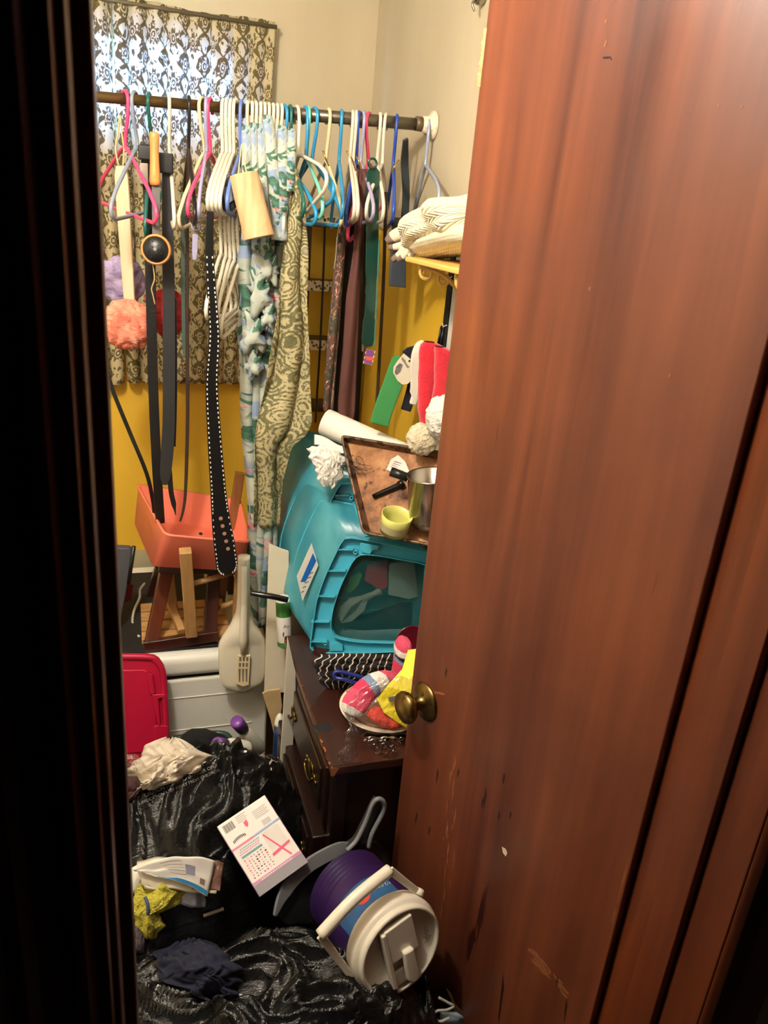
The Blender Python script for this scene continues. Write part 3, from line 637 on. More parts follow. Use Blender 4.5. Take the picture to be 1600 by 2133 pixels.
rodlet('beaded_chain', 'short silvery chain dangling below the cream hanger', 'chain', [aY(706, 470, 2.05), aY(702, 500, 2.05), aY(700, 530, 2.05), aY(696, 560, 2.05)], .0018, M('dull_silver', (170, 160, 140), .4, metal=.5), 5)
GRN = M('dark_green_clear_plastic', (18, 60, 52), .18, .1, coat=.5)
sh = root('shoehorn', aY(766, 742, 2.03), 'long dark green plastic shoehorn with a purple price sticker at its foot', 'shoehorn')
MB().ribbon(spline([aY(778, 348, 2.03), aY(776, 420, 2.03), aY(775, 520, 2.03), aY(772, 620, 2.03), aY(768, 680, 2.03), aY(766, 722, 2.03)], 5), [.014]+[.034]*12+[.028]*6+[.034]*3+[.038, .036, .03, .02], .005).build('blade', GRN, sh, bevel=.0015)
MB().tube([aY(790, 500, 2.025), aY(786, 600, 2.025), aY(780, 720, 2.025)], .0022, 6).build('rib', M('green_rib', (70, 120, 106), .2), sh)
c = aY(776, 340, 2.022); MB().tube([c+V((.011*math.cos(t*.5236), 0, .011*math.sin(t*.5236))) for t in range(12)], .003, 6, closed=True).build('hanging_eye', GRN, sh, smooth=True)
tg = MB().prism([aY(x, y, 2.015) for x, y in ((763, 727), (781, 731), (775, 760), (757, 757))], (0, .0008, 0)).build('price_sticker', M('purple_card', (128, 76, 150), .6), sh)
MB().prism([aY(x, y, 2.0145) for x, y in ((762, 742), (779, 744), (778, 752), (763, 750))], (0, .0004, 0)).build('orange_print', M('orange_ink', (250, 96, 60), .6), tg)
mb = MB()
for (x0, y0), (x1, y1) in (((763, 727), (781, 731)), ((781, 731), (775, 760)), ((775, 760), (757, 757)), ((757, 757), (763, 727))):
    for k in range(6):
        if k % 2 == 0: mb.bar(aY(lerp(x0, x1, k/6), lerp(y0, y1, k/6), 2.0146), aY(lerp(x0, x1, (k+1)/6), lerp(y0, y1, (k+1)/6), 2.0146), .0025, .0006)
mb.build('dashed_border', M('cream_ink', (236, 220, 150), .6), tg)
rodlet('wooden_dowel', 'thin dark dowel standing right of the green shoehorn', 'dowel', [aY(804, 400, 2.12), aY(800, 560, 2.12), aY(792, 720, 2.12), aY(783, 880, 2.12)], .005, M('dark_dowel', (58, 38, 26), .5), 8)
strap('dark_strap', 'dark teal folded strap hanging against the wall near the rod end', 'strap', M('dark_teal_cloth', (40, 50, 54), .8), [(845, 290, 2.10), (843, 340), (846, 400), (842, 470), (836, 520)], 2.16, [(0, .014), (.2, .022), (.6, .020), (1, .03)], .006)
pc = root('black_pouch', aY(836, 485, 2.0), 'small black pouch on the royal blue hanger near the rod end', 'pouch')
MB().prism([aY(x, y, 2.0) for x, y in ((817, 452), (848, 454), (850, 480), (818, 478))], (0, .012, 0)).build('flap', M('black_nylon', (30, 30, 32), .6), pc, bevel=.003)
MB().prism([aY(x, y, 2.004) for x, y in ((818, 476), (848, 478), (846, 600), (812, 596))], (0, .01, 0)).build('pocket_sheet', M('slate_vinyl', (58, 66, 78), .35), pc, bevel=.003)
# ================================================================== back corner shelf with lace edging
def lacemat():
    m = Mat('lace_edging'); v = m.coord('Object'); h = E(m.nt, m.vor(v, 70).outputs['Distance']).lt(.33)
    m.set('Base Color', m.mix(h, lin((206, 196, 176)), lin((96, 84, 60)))).set('Roughness', .9); return m.m
LACE = lacemat(); SHW = woodmat('dark_shelf_wood', (36, 22, 14), (62, 40, 26), .5, 2)
sx0, sx1, sy = aY(636, 500, 2.64).x, RX-.012, 2.62
sz = [aY(650, 462, sy).z, aY(660, 588, sy).z, aY(665, 712, sy).z, aY(670, 850, sy).z]
cs = root('corner_shelf', (sx0, sy, sz[3]-.3), 'dark shelf unit with lace edged shelves in the back corner behind the ties', 'shelf')
for x in (sx0+.008, aY(805, 600, sy).x, sx1-.008): MB().span((x-.009, sy, sz[3]-.3), (x+.009, sy+.018, sz[0])).build('post', SHW, cs, bevel=.001)
for i, z in enumerate(sz):
    s_ = MB().span((sx0, sy, z-.014), (sx1, BY-.004, z)).build('shelf_board', SHW, cs)
    if i < 3: MB().span((sx0, sy-.003, z-(.028 if i else -.002)), (sx1, sy-.0005, z+(.006 if i else .022))).build('lace_trim', LACE, s_)
# ------------------------------------------------------------------ chest freezer
FYF = 2.08; FTZ = aY(400, 1366, FYF).z; FG = aY(400, 1412, FYF).z
ENA = M('white_enamel', (226, 224, 216), .32, .03, dirt=((150, 128, 96), 26, .66)); RUB = M('black_gasket', (22, 20, 20), .6)
fxr = aY(560, 1440, FYF).x
fz = root('chest_freezer', ((fxr-.95)/2, 2.4, 0), 'white chest freezer along the back wall below the coral planter', 'freezer')
MB().span((-.95, FYF+.012, .03), (fxr, 2.74, FG-.010)).build('cabinet', ENA, fz, bevel=.012, seg=3)
MB().span((-.96, FYF, FG), (fxr+.005, 2.745, FTZ)).build('lid', ENA, fz, bevel=.028, seg=5)
MB().span((-.94, FYF+.02, FG-.010), (fxr-.01, 2.73, FG)).build('gasket', RUB, fz)
for yy in (1446, 1512): 
    z = aY(450, yy, FYF+.012).z; MB().span((-.9, FYF+.0095, z-.002), (fxr-.05, FYF+.014, z+.002)).build('pressed_line', ENA, fz, bevel=.001)
MB().span((-.9, FYF+.03, 0), (fxr-.02, 2.72, .03)).build('plinth', RUB, fz)
tag(MB().span((-.5, FYF+.035, FTZ+.0005), (aY(457, 1345, FYF).x, 2.66, FTZ+.010)).build('rubber_mat', M('black_mat', (20, 17, 16), .85), bevel=.002), 'thin black mat spread on top of the white freezer', 'mat')
# ------------------------------------------------------------------ stools under the planter
MAHO = woodmat('mahogany_stain', (64, 26, 14), (112, 52, 26), .32, 2, 1.0, .4); MAHO2 = woodmat('dark_mahogany', (40, 16, 12), (74, 32, 22), .32, 2, 1.0, .4); BIRCH = woodmat('birch_wood', (158, 116, 68), (196, 152, 98), .55, 2, 1.0, .1)
zf = FTZ+.012
ds = root('dark_stool', (.1, 2.25, zf), 'dark red-brown stool with splayed legs standing on the freezer', 'stool')
def leg(mb, a, b, w, h): return mb.bar(a, b, w, h, V((0, 1, 0)))
A = lambda x, y, Y: aY(x, y, Y)
leg(MB(), A(312, 1352, 2.13), A(348, 1182, 2.22), .040, .030).build('leg', MAHO, ds, bevel=.003)
leg(MB(), A(436, 1330, 2.13), A(446, 1184, 2.22), .040, .034).build('leg', MAHO2, ds, bevel=.003)
leg(MB(), A(300, 1290, 2.52), A(335, 1180, 2.44), .036, .03).build('leg', MAHO2, ds, bevel=.003)
leg(MB(), A(500, 1290, 2.52), A(470, 1180, 2.44), .036, .03).build('leg', MAHO2, ds, bevel=.003)
MB().bar(A(300, 1346, 2.125), A(456, 1322, 2.125), .022, .034, V((0, 0, 1))).build('front_rail', MAHO2, ds, bevel=.002)
MB().bar(A(345, 1180, 2.2)+V((-.02, 0, .0)), A(450, 1186, 2.2)+V((.02, 0, 0)), .03, .026).build('seat_rail', MAHO2, ds, bevel=.002)
for (x, y) in ((310, 1333), (398, 1313)): MB().lathe([(.004, 0), (.003, .002), (0, .003)], A(x, y, 2.106), V((0, -1, 0)), 10).build('screw', STEEL, ds)
ls = root('birch_stool', (.14, 2.2, zf), 'pale birch stool turned upside down on the freezer, legs up around the planter', 'stool')
leg(MB(), A(399, 1322, 2.10), A(386, 1146, 2.02), .034, .030).build('leg', BIRCH, ls, bevel=.003)
leg(MB(), A(364, 1290, 2.30), A(343, 1120, 2.27), .030, .028).build('leg', BIRCH, ls, bevel=.003)
leg(MB(), A(455, 1275, 2.40), A(500, 984, 2.46), .030, .030).build('leg', woodmat('brown_leg_wood', (110, 70, 36), (150, 100, 56), .5, 2), ls, bevel=.003)
leg(MB(), A(492, 1290, 2.16), A(500, 1150, 2.12), .024, .024).build('leg', BIRCH, ls, bevel=.003)
MB().tube([A(402, 1216, 2.09), A(486, 1192, 2.16)], .0085, 10).build('rung', BIRCH, ls, smooth=True)
MB().tube([A(450, 1268, 2.2), A(496, 1250, 2.18)], .009, 10).build('rung', BIRCH, ls, smooth=True)
MB().bar(A(357, 1262, 2.26), A(378, 1316, 2.16), .022, .02).build('brace', BIRCH, ls, bevel=.002)
for i in range(4):
    y0 = 2.15+i*.062; MB().span((.0, y0, zf), (.27, y0+.050, zf+.016)).build('seat_slat', BIRCH, ls, bevel=.002)
# grey case, red scrap and white cable at the left
tag(MB().prism([A(x, y, 2.25) for x, y in ((205, 1140), (270, 1143), (277, 1150), (262, 1240), (250, 1300), (205, 1340))], (0, .03, 0)).build('grey_case', M('grey_fabric_case', (74, 74, 80), .7), bevel=.004), 'grey fabric case standing at the far left of the freezer', 'case')
MB().tube([A(279, 1138, 2.245), A(268, 1215, 2.245)], .006, 8).build('piping', DARK, bpy.data.objects['grey_case'], smooth=True)
tag(MB().prism([A(x, y, 2.32) for x, y in ((258, 1215), (278, 1218), (274, 1250), (254, 1258))], (0, .02, 0)).build('red_box', M('dark_red_card', (120, 18, 30), .6), bevel=.002), 'small dark red box behind the grey case', 'box')
rodlet('white_cable', 'white cable curving down between the grey case and the stool', 'cable', [A(302, 1215, 2.4), A(292, 1228, 2.38), A(291, 1245, 2.36), A(280, 1270, 2.34), A(276, 1295, 2.3), A(282, 1318, 2.25), A(290, 1326, 2.2)], .0042, M('grey_white_cable', (190, 184, 172), .5), 7)
# ------------------------------------------------------------------ coral planter
def rounded(q, r, n=4):
    out = []
    for i in range(4):
        p, a, b = q[i], (q[i-1]-q[i]), (q[(i+1) % 4]-q[i]); a = p+a.normalized()*r; b = p+b.normalized()*r
        for k in range(n+1): t = k/n; out.append(a*(1-t)**2+p*2*t*(1-t)+b*t*t)
    return out
rim = [A(285, 1008, 2.46), A(345, 1112, 2.06), A(521, 1128, 2.09), A(500, 1040, 2.48)]
bot = [A(278, 1086, 2.42), A(318, 1180, 2.05), A(510, 1190, 2.09), A(492, 1112, 2.44)]
cen = sum(rim, V())/4; cb = sum(bot, V())/4
def sc(q, c, k, dz=0): return [c+(p-c)*k+V((0, 0, dz)) for p in q]
loops = [sc(bot, cb, .93), bot, [lerp(a, b, .92) for a, b in zip(bot, rim)], sc([lerp(a, b, .95) for a, b in zip(bot, rim)], cen, 1.02), sc(rim, cen, 1.02), rim, sc(rim, cen, .965, -.002), sc([lerp(a, b, .12) for a, b in zip(bot, rim)], cb, .95, .006), sc([lerp(a, b, .09) for a, b in zip(bot, rim)], cb, .88, .004)]
mb = MB(); n = 20; fs = []; vs = []
for q in loops: vs += rounded(q, .026)
for i in range(len(loops)-1): fs += [(i*n+k, i*n+(k+1) % n, (i+1)*n+(k+1) % n, (i+1)*n+k) for k in range(n)]
fs += [tuple(range(n))[::-1], tuple(range((len(loops)-1)*n, len(loops)*n))]
CORAL = M('coral_plastic', (252, 132, 106), .42, .03, dirt=((190, 84, 66), 40, .70))
pln = tag(mb.add(vs, fs).build('planter_box', CORAL, smooth=True), 'coral plastic planter box wedged on the upturned stool legs', 'planter')
MB().lathe([(.006, 0), (.004, .001), (0, .0012)], A(418, 1112, 2.2), V((0, -.6, 1)), 12).build('drain_hole', DARK, pln)
# ------------------------------------------------------------------ white scoop with grille
sp = root('plastic_scoop', A(503, 1436, 2.05), 'dirty white plastic scoop with a long handle in front of the freezer', 'scoop')
SCW = M('dirty_white_plastic', (220, 212, 192), .42, .06, 6, dirt=((168, 146, 112), 12, .64))
prof = [(1158, 496, 521), (1180, 495, 521), (1240, 494, 521), (1275, 491, 522), (1300, 480, 530), (1320, 466, 544), (1335, 456, 552), (1365, 455, 554), (1400, 457, 553), (1422, 462, 549), (1433, 474, 538), (1438, 492, 520)]
def scf(u, v):
    y = lerp(1158, 1438, v); xl, xr_ = interp(prof, y); th = 6.2832*u; t = min(1, max(0, (y-1280)/60)); 
    a, b = A(xl, y, 2.03), A(xr_, y, 2.03); c = (a+b)/2; hw = (b-a).length/2; d = lerp(hw*.9, .030, t)*(1 if y < 1425 else .7)
    return c+V((hw*math.cos(th), d*math.sin(th)*(1 if math.sin(th) > 0 else (1-.25*t)), 0))
mbs = MB().grid(scf, 28, 40); n0 = len(mbs.v); mbs.f += [list(range(28))[::-1], list(range(n0-29, n0-1))]
mbs.build('body', SCW, sp, smooth=True)
MB().tube([A(508, 1180, 1.998), A(508, 1270, 1.994), A(507, 1330, 1.992), A(507, 1362, 1.995)], [.009, .011, .013, .008], 10).build('handle_ridge', SCW, sp, smooth=True)
gr = MB().prism([A(x, y, 2.0015) for x, y in ((495, 1363), (521, 1363), (518, 1424), (506, 1428), (491, 1422))], (0, -.006, 0)).build('grille', CREAM, sp, bevel=.001)
for i in range(3):
    for k, (y0, y1) in enumerate(((1369, 1377), (1381, 1389), (1393, 1420))):
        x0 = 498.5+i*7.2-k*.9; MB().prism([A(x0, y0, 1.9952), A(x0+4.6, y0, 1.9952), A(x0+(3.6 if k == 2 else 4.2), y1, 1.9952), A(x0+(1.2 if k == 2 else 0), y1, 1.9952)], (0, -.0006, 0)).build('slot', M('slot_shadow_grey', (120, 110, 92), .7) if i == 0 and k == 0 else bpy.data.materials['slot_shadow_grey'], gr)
# ------------------------------------------------------------------ magenta lid leaning on the freezer
MAG = M('magenta_plastic', (178, 18, 56), .38, .04); ml = root('magenta_bin_cover', A(300, 1560, 1.98), 'magenta storage bin lid leaning against the white freezer', 'lid')
nP = V((.0, -1, .18)).normalized(); pP = A(300, 1460, 2.02)
def mp(x, y, o=0): return aP(x, y, pP, nP)+nP*o
MB().prism([mp(x, y) for x, y in ((150, 1362), (308, 1360), (330, 1367), (342, 1384), (347, 1430), (352, 1520), (352, 1570), (300, 1590), (150, 1596))], nP*.008).build('panel', MAG, ml, bevel=.003)
MB().tube(spline([mp(150, 1366, .008), mp(300, 1366, .008), mp(325, 1374, .008), mp(338, 1396, .008), mp(342, 1440, .008), mp(346, 1530, .008)], 6), .010, 8).build('rolled_rim', MAG, ml, smooth=True)
MB().prism([mp(x, y, .007) for x, y in ((150, 1394), (300, 1392), (318, 1402), (326, 1500), (330, 1560), (150, 1575))], nP*.006).build('raised_field', MAG, ml, bevel=.004)
MB().prism([mp(x, y, .010) for x, y in ((306, 1395), (318, 1400), (324, 1440), (312, 1440))], nP*.012).build('rib', MAG, ml, bevel=.003)
MB().prism([mp(x, y, .010) for x, y in ((316, 1441), (343, 1440), (345, 1447), (330, 1450), (334, 1505), (350, 1507), (352, 1548), (322, 1552), (320, 1508), (328, 1505))], nP*.010).build('latch', MAG, ml, bevel=.003)
# ------------------------------------------------------------------ boards, can and bottle between freezer and dresser
tag(MB().prism([A(x, y, 2.01) for x, y in ((561, 1134), (584, 1144), (602, 1150), (600, 1330), (596, 1442), (551, 1446), (555, 1320))], (0, .012, 0)).build('foam_board', M('off_white_board', (228, 216, 192), .6, .04, dirt=((190, 160, 120), 9, .68)), bevel=.001), 'tall off-white board standing between the scoop and the turquoise bin', 'board')
tag(MB().prism([A(x, y, 1.99) for x, y in ((547, 1445), (556, 1440), (584, 1436), (588, 1470), (580, 1520), (574, 1545), (564, 1500))], (0, .008, 0)).build('torn_cardboard', M('tan_cardboard', (196, 166, 120), .8, .15, dirt=((80, 60, 44), 30, .64)), bevel=.001), 'torn flap of tan cardboard below the off-white board', 'cardboard')
tag(MB().prism([A(x, y, 1.70) for x, y in ((600, 1330), (616, 1400), (616, 1470), (610, 1560), (596, 1660), (580, 1650), (590, 1500))], (.0, .012, 0)).build('grey_white_board', M('grey_white_board', (196, 190, 176), .6, .05), bevel=.001), 'narrow grey-white board standing against the dresser side', 'board')
cn = root('spray_can', A(592, 1345, 1.95), 'white and green spray can half hidden by the turquoise bin', 'can'); cb_, ct = A(594, 1345, 1.95), A(590, 1248, 1.97)
up = (ct-cb_); L_ = up.length; up.normalize(); CANW = M('white_label', (226, 222, 216), .35, .03); CANG = M('green_label', (58, 118, 52), .35, .05)
MB().lathe([(.020, 0), (.0225, .004), (.0225, L_*.98), (.017, L_*1.06), (.010, L_*1.08)], cb_, up, 20).build('can_body', CANW, cn, smooth=True)
MB().lathe([(.0228, L_*.66), (.0228, L_*.97)], cb_, up, 20, cap=False).build('green_band', CANG, cn, smooth=True); MB().lathe([(.0228, .004), (.0228, L_*.12)], cb_, up, 20, cap=False).build('green_foot', CANG, cn, smooth=True)
text('lettering', 'Air', .014, lerp(cb_, ct, .5)+V((.002, -.0235, 0)), (1, 0, 0), up, DARK, cn)
tag(MB().tube(spline([A(522, 1235, 1.94), A(545, 1239, 1.93), A(570, 1243, 1.92), A(600, 1250, 1.91)], 4), [.0075]*4+[.0085]*9, 10).build('black_marker', M('glossy_black', (16, 15, 16), .15), smooth=True), 'glossy black marker poking out beside the turquoise bin', 'marker')
tag(MB().span((A(578, 1592, 1.92).x-.05, 1.88, 0), (A(578, 1592, 1.92).x+.03, 1.97, A(578, 1592, 1.92).z-.0005)).build('brown_carton', M('plain_carton', (150, 118, 78), .85), bevel=.002), 'plain brown carton behind the big black bag, under the navy bottle', 'carton')
bt = root('shampoo_bottle', A(580, 1590, 1.93), 'navy bottle with a white domed cap beside the dresser', 'bottle'); b0, b1_ = A(578, 1592, 1.92), A(582, 1512, 1.94); up = b1_-b0; L_ = up.length; up.normalize()
MB().lathe([(.015, 0), (.017, .006), (.017, L_*.75), (.016, L_)], b0, up, 18).build('body', M('navy_plastic', (28, 52, 96), .35), bt, smooth=True)
MB().lathe([(.0165, 0), (.016, .012), (.012, .030), (.006, .040), (0, .042)], b1_, up, 18).build('cap', WHITE, bt, smooth=True)
# ================================================================== dresser
DRT = .72; DX, DY0, DY1 = aZ(690, 1600, DRT).x, aZ(690, 1600, DRT).y, aZ(590, 1325, DRT).y; DXR = RX-.008
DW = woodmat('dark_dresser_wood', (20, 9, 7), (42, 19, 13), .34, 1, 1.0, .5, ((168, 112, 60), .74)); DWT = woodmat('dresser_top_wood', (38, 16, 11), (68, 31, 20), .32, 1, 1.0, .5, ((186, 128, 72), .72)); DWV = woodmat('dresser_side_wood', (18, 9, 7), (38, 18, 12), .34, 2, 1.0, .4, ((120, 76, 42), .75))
dr = root('dresser', ((DX+DXR)/2, (DY0+DY1)/2, 0), 'dark worn wooden dresser under the turquoise bins, brass pulls on its left side', 'dresser')
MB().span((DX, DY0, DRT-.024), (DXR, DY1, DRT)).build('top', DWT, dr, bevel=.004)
MB().span((DX+.003, DY0+.003, DRT), (DX+.072, DY1-.003, DRT+.0015)).build('top_border', DWT, dr, bevel=.0005)
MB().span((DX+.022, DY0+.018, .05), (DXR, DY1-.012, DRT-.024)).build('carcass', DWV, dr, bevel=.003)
for (x, y) in ((DX+.012, DY0+.012), (DX+.012, DY1-.045)): MB().span((x, y, 0), (x+.035, y+.035, DRT-.024)).build('corner_post', DWV, dr, bevel=.004)
BR2 = M('tarnished_brass', (112, 94, 54), .36, .3, 40, metal=1)
for i, (z0, z1, ox) in enumerate(((.50, .675, 0), (.30, .475, -.022), (.09, .275, 0))):
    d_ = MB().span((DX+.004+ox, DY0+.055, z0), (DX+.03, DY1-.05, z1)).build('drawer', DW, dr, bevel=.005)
    MB().span((DX-.002+ox, DY0+.085, z0+.025), (DX+.006+ox, DY1-.08, z1-.025)).build('raised_panel', DW, d_, bevel=.004)
    for t in (.28, .72):
        c = V((DX-.003+ox, lerp(DY0, DY1, t), (z0+z1)/2))
        mb = MB()
        for a, b in ((0, .024), (.03, .014), (-.03, .014), (.048, .009), (-.048, .009)): mb.lathe([(b, 0), (b*.85, .003), (b*.3, .005)], c+V((0, a, 0)), V((-1, 0, 0)), 10)
        pl_ = mb.build('back_plate', BR2, d_, smooth=True)
        MB().tube(spline([c+V((-.005, -.034, .004)), c+V((-.010, -.031, -.008)), c+V((-.011, 0, -.015)), c+V((-.010, .031, -.008)), c+V((-.005, .034, .004))], 4), .0035, 7).build('pull', BR2, d_, smooth=True)
random.seed(21)
for k in range(16):                                   # bare wood along the worn edge of the top
    y0 = lerp(DY0, DY1, random.random()**1.4); l_ = random.uniform(.008, .05)
    MB().prism([V((DX-.0006, y0, DRT-.004)), V((DX-.0006, y0+l_*.5, DRT-.001)), V((DX+.004, y0+l_*.6, DRT+.0006)), V((DX-.0006, min(DY1, y0+l_), DRT-.005)), V((DX-.0006, y0+l_*.5, DRT-.010))], (-.0006, 0, .0003)).build('worn_edge', TAN, dr)
MB().prism([(DX-.0006, DY0-.0006, DRT), (DX+.018, DY0-.0006, DRT-.003), (DX+.006, DY0-.0006, DRT-.024), (DX-.0006, DY0-.0006, DRT-.020)], (0, -.0006, 0)).build('worn_corner', TAN, dr)
MB().lathe([(.024, 0), (.022, .0012), (.0, .0014)], aZ(673, 1516, DRT+.001), V((0, 0, 1)), 14, 1, .8).build('burn_mark', M('black_burn', (22, 20, 20), .8), dr)
# ------------------------------------------------------------------ turquoise bins
TEAL = M('turquoise_plastic', (62, 166, 192), .35, .05)
def binskin():
    m = Mat('translucent_turquoise'); n = m.noise(m.coord('Object', (3, 1, 1)), 4, 4); m.set('Base Color', m.ramp(n, [(.35, lin((48, 136, 158))), (.65, lin((98, 182, 192)))])).set('Roughness', .3).set('Alpha', .80)
    m.bump(n, .3, .02); return m.m
BSK = binskin(); PANE = M('smoky_teal_pane', (26, 74, 76), .18, .1, alpha=.42)
def resample(loop, n):
    L = [(loop[(i+1) % len(loop)]-loop[i]).length for i in range(len(loop))]; T = sum(L); out = []
    for k in range(n):
        s_ = T*k/n; i = 0
        while s_ > L[i]: s_ -= L[i]; i += 1
        out.append(lerp(loop[i], loop[(i+1) % len(loop)], s_/L[i]))
    return out
def cspl(px, n=4):
    p = [V((x, y, 0)) for x, y in px]; m = len(p); out = []
    for i in range(m):
        p0, p1, p2, p3 = p[i-1], p[i], p[(i+1) % m], p[(i+2) % m]
        if (p2-p1).length > 70 : out += [p1, lerp(p1, p2, .5)]; continue
        for k in range(n): t = k/n; out.append(.5*((2*p1)+(p2-p0)*t+(2*p0-5*p1+4*p2-p3)*t*t+(3*p1-p0-3*p2+p3)*t**3))
    return out
def ringm(mb, a, b, vec):
    n = len(a); vs = a+b+[p+vec for p in a]+[p+vec for p in b]
    fs = []
    for k in range(n):
        j = (k+1) % n; fs += [(k, j, n+j, n+k), (2*n+k, 3*n+k, 3*n+j, 2*n+j), (k, 2*n+k, 2*n+j, j), (n+k, n+j, 3*n+j, 3*n+k)]
    return mb.add(vs, fs)
def shrink(l, k): c = sum(l, V())/len(l); return [c+(p-c)*k for p in l]
OUT = [(649, 1330), (652, 1351), (672, 1356), (760, 1356), (868, 1352), (888, 1340), (893, 1240), (893, 1160), (888, 1146), (800, 1128), (738, 1117), (719, 1119), (703, 1146), (678, 1200), (660, 1255)]
INN = [(692, 1300), (697, 1318), (708, 1326), (760, 1334), (862, 1337), (874, 1328), (880, 1240), (884, 1184), (878, 1172), (800, 1158), (758, 1154), (742, 1162), (728, 1185), (710, 1225), (697, 1265)]
RIBS = [((708, 1142), (738, 1142)), ((686, 1186), (722, 1186)), ((664, 1238), (700, 1240)), ((651, 1291), (688, 1292)), ((650, 1332), (682, 1333))]
def tote(label, p0, n, cb, depth_scale, sh=(0, 0), name='storage_tote'):
    P = lambda x, y, o=0: aP(x+sh[0], y+sh[1], p0, n)+n*o
    N = 60; o3 = resample([P(q.x, q.y) for q in cspl(OUT)], N); i3 = resample([P(q.x, q.y) for q in cspl(INN)], N)
    t = root(name, min(o3, key=lambda p: p.z), label, 'storage bin')
    fl_ = ringm(MB(), o3, i3, -n*.003).build('rim_flange', TEAL, t, bevel=.0008)
    ringm(MB(), o3, shrink(o3, .982), n*.022).build('rim_wall', TEAL, t, bevel=.0008)
    ringm(MB(), shrink(i3, 1.02), i3, n*.016).build('window_frame', TEAL, t, bevel=.0008)
    for a, b in RIBS: MB().bar(P(*a, .010), P(*b, .010), .003, .020, n).build('rib', TEAL, t)
    for x, y in ((742, 1148), (680, 1336)): MB().lathe([(.006, -.002), (.006, .018), (.0035, .018), (.0035, 0)], P(x, y), n, 12).build('pin_socket', TEAL, t, smooth=True)
    for a in ([(752, 1128), (792, 1134), (788, 1142), (778, 1143), (772, 1152), (758, 1148), (752, 1140)], [(690, 1336), (706, 1334), (716, 1340), (716, 1352), (690, 1352)]):
        MB().prism([P(x, y) for x, y in a], n*.018).build('corner_gusset', TEAL, t, bevel=.001)
    c0 = sum(o3, V())/N; ba = resample([cb+(p-c0)*depth_scale for p in o3], N); md = [lerp(a, b, .55)+(lerp(a, b, .55)-lerp(c0, cb, .55))*.07 for a, b in zip(shrink(o3, .97), ba)]
    e1 = [lerp(a, b, .92) for a, b in zip(md, ba)]; bb = [cb+(p-cb)*.86+(cb-c0)*.06 for p in ba]
    vs = shrink(o3, .97)+md+ba+bb; fs = []
    for i in range(3): fs += [(i*N+k, i*N+(k+1) % N, (i+1)*N+(k+1) % N, (i+1)*N+k) for k in range(N)]
    fs.append(tuple(range(3*N, 4*N))); MB().add(vs, fs).build('body', BSK, t, smooth=True, solid=.0025)
    MB().add([p-n*.004 for p in i3]+[p-n*.006 for p in i3], [tuple(range(N)), tuple(range(N, 2*N))[::-1]]+[(k, (k+1) % N, N+(k+1) % N, N+k) for k in range(N)]).build('clear_window', PANE, t)
    return t, P, c0, md, ba
a_, t_, r_ = A(648, 1350, 1.80), A(720, 1118, 1.83), A(890, 1240, 1.71); nb = (t_-a_).cross(r_-a_); nb = nb.normalized(); nb = -nb if nb.y > 0 else nb
t1, TP, c0, md, ba = tote('turquoise storage tote lying on its side on the dresser, ribbed rim towards the camera', a_, nb, A(684, 1112, 2.05), .92)
tote('turquoise storage tote behind the front one, under the paper towel roll', A(648, 1200, 1.965), nb, A(664, 1010, 2.17), .9, (-8, -112))
bd1 = [o for o in t1.children if o.name.startswith('body')][0]
es = [cast(x, y, bd1, .008) for x, y in ((728, 1000), (733, 1015), (740, 1035), (748, 1058), (756, 1080), (764, 1100), (770, 1116))]; es = [q for q, n_ in es if q is not None]
MB().ribbon(es, .026, .008, V((-.25, -.75, .6))).build('edge_strip', TEAL, t1, bevel=.002)
cq = cast(722, 1020, bd1, .008)[0]; cn2 = V((-.3, -.75, .55)).normalized()
MB().prism([aP(x, y, cq, cn2) for x, y in ((698, 1014), (714, 1006), (736, 1010), (738, 1028), (722, 1040), (714, 1032))], cn2*.014).build('corner_latch', TEAL, t1, bevel=.003)
for lp_, rr2 in ((md, .0028), (ba, .0035)): MB().tube(lp_[::2], rr2, 6, closed=True).build('edge_bead', TEAL, t1, smooth=True)
# label stuck on the left flank of the front tote
lo = lambda x, y, o=0: A(x, y, 1.86-o)
lab = MB().prism([lo(x, y) for x, y in ((649, 1131), (663, 1178), (630, 1252), (618, 1200))], (0, -.0008, 0)).build('paper_label', M('label_paper', (232, 226, 214), .6, .03), t1)
MB().prism([lo(x, y, .0012) for x, y in ((652, 1152), (659, 1168), (636, 1212), (626, 1212))], (0, -.0004, 0)).build('blue_stripe', M('blue_ink', (28, 104, 190), .5), lab)
for k in range(5):
    x, y = lerp(648, 632, k/4), lerp(1197, 1236, k/4); MB().prism([lo(x-5, y-3, .0012), lo(x+5-k, y-6, .0012), lo(x+5-k, y-4, .0012), lo(x-5, y-1, .0012)], (0, -.0003, 0)).build('print_line', M('grey_ink', (120, 118, 130), .7) if k == 0 else bpy.data.materials['grey_ink'], lab)
# things seen through the window of the front tote
def inside(name, label, cat, px, mat, off, th=.03): return tag(MB().prism([TP(x, y, -off) for x, y in px], -nb*th).build(name, mat, bevel=.004), label, cat)
inside('red_carton', 'crimson box inside the front turquoise tote', 'box', ((762, 1180), (806, 1174), (806, 1230), (790, 1236), (756, 1216)), M('crimson_card', (216, 40, 66), .5), .028)
inside('white_carton', 'white box inside the front turquoise tote', 'box', ((808, 1180), (862, 1170), (872, 1250), (850, 1256), (806, 1246)), M('white_card', (206, 222, 214), .6), .030)
inside('green_toy', 'lime green toy shape inside the front turquoise tote', 'toy', ((726, 1210), (744, 1198), (752, 1204), (744, 1226), (726, 1242), (716, 1240)), M('lime_plastic', (116, 190, 70), .4), .028, .02)
sb = root('scrub_brush', TP(740, 1300, -.04), 'pale ribbed scrubbing brush inside the front turquoise tote', 'brush')
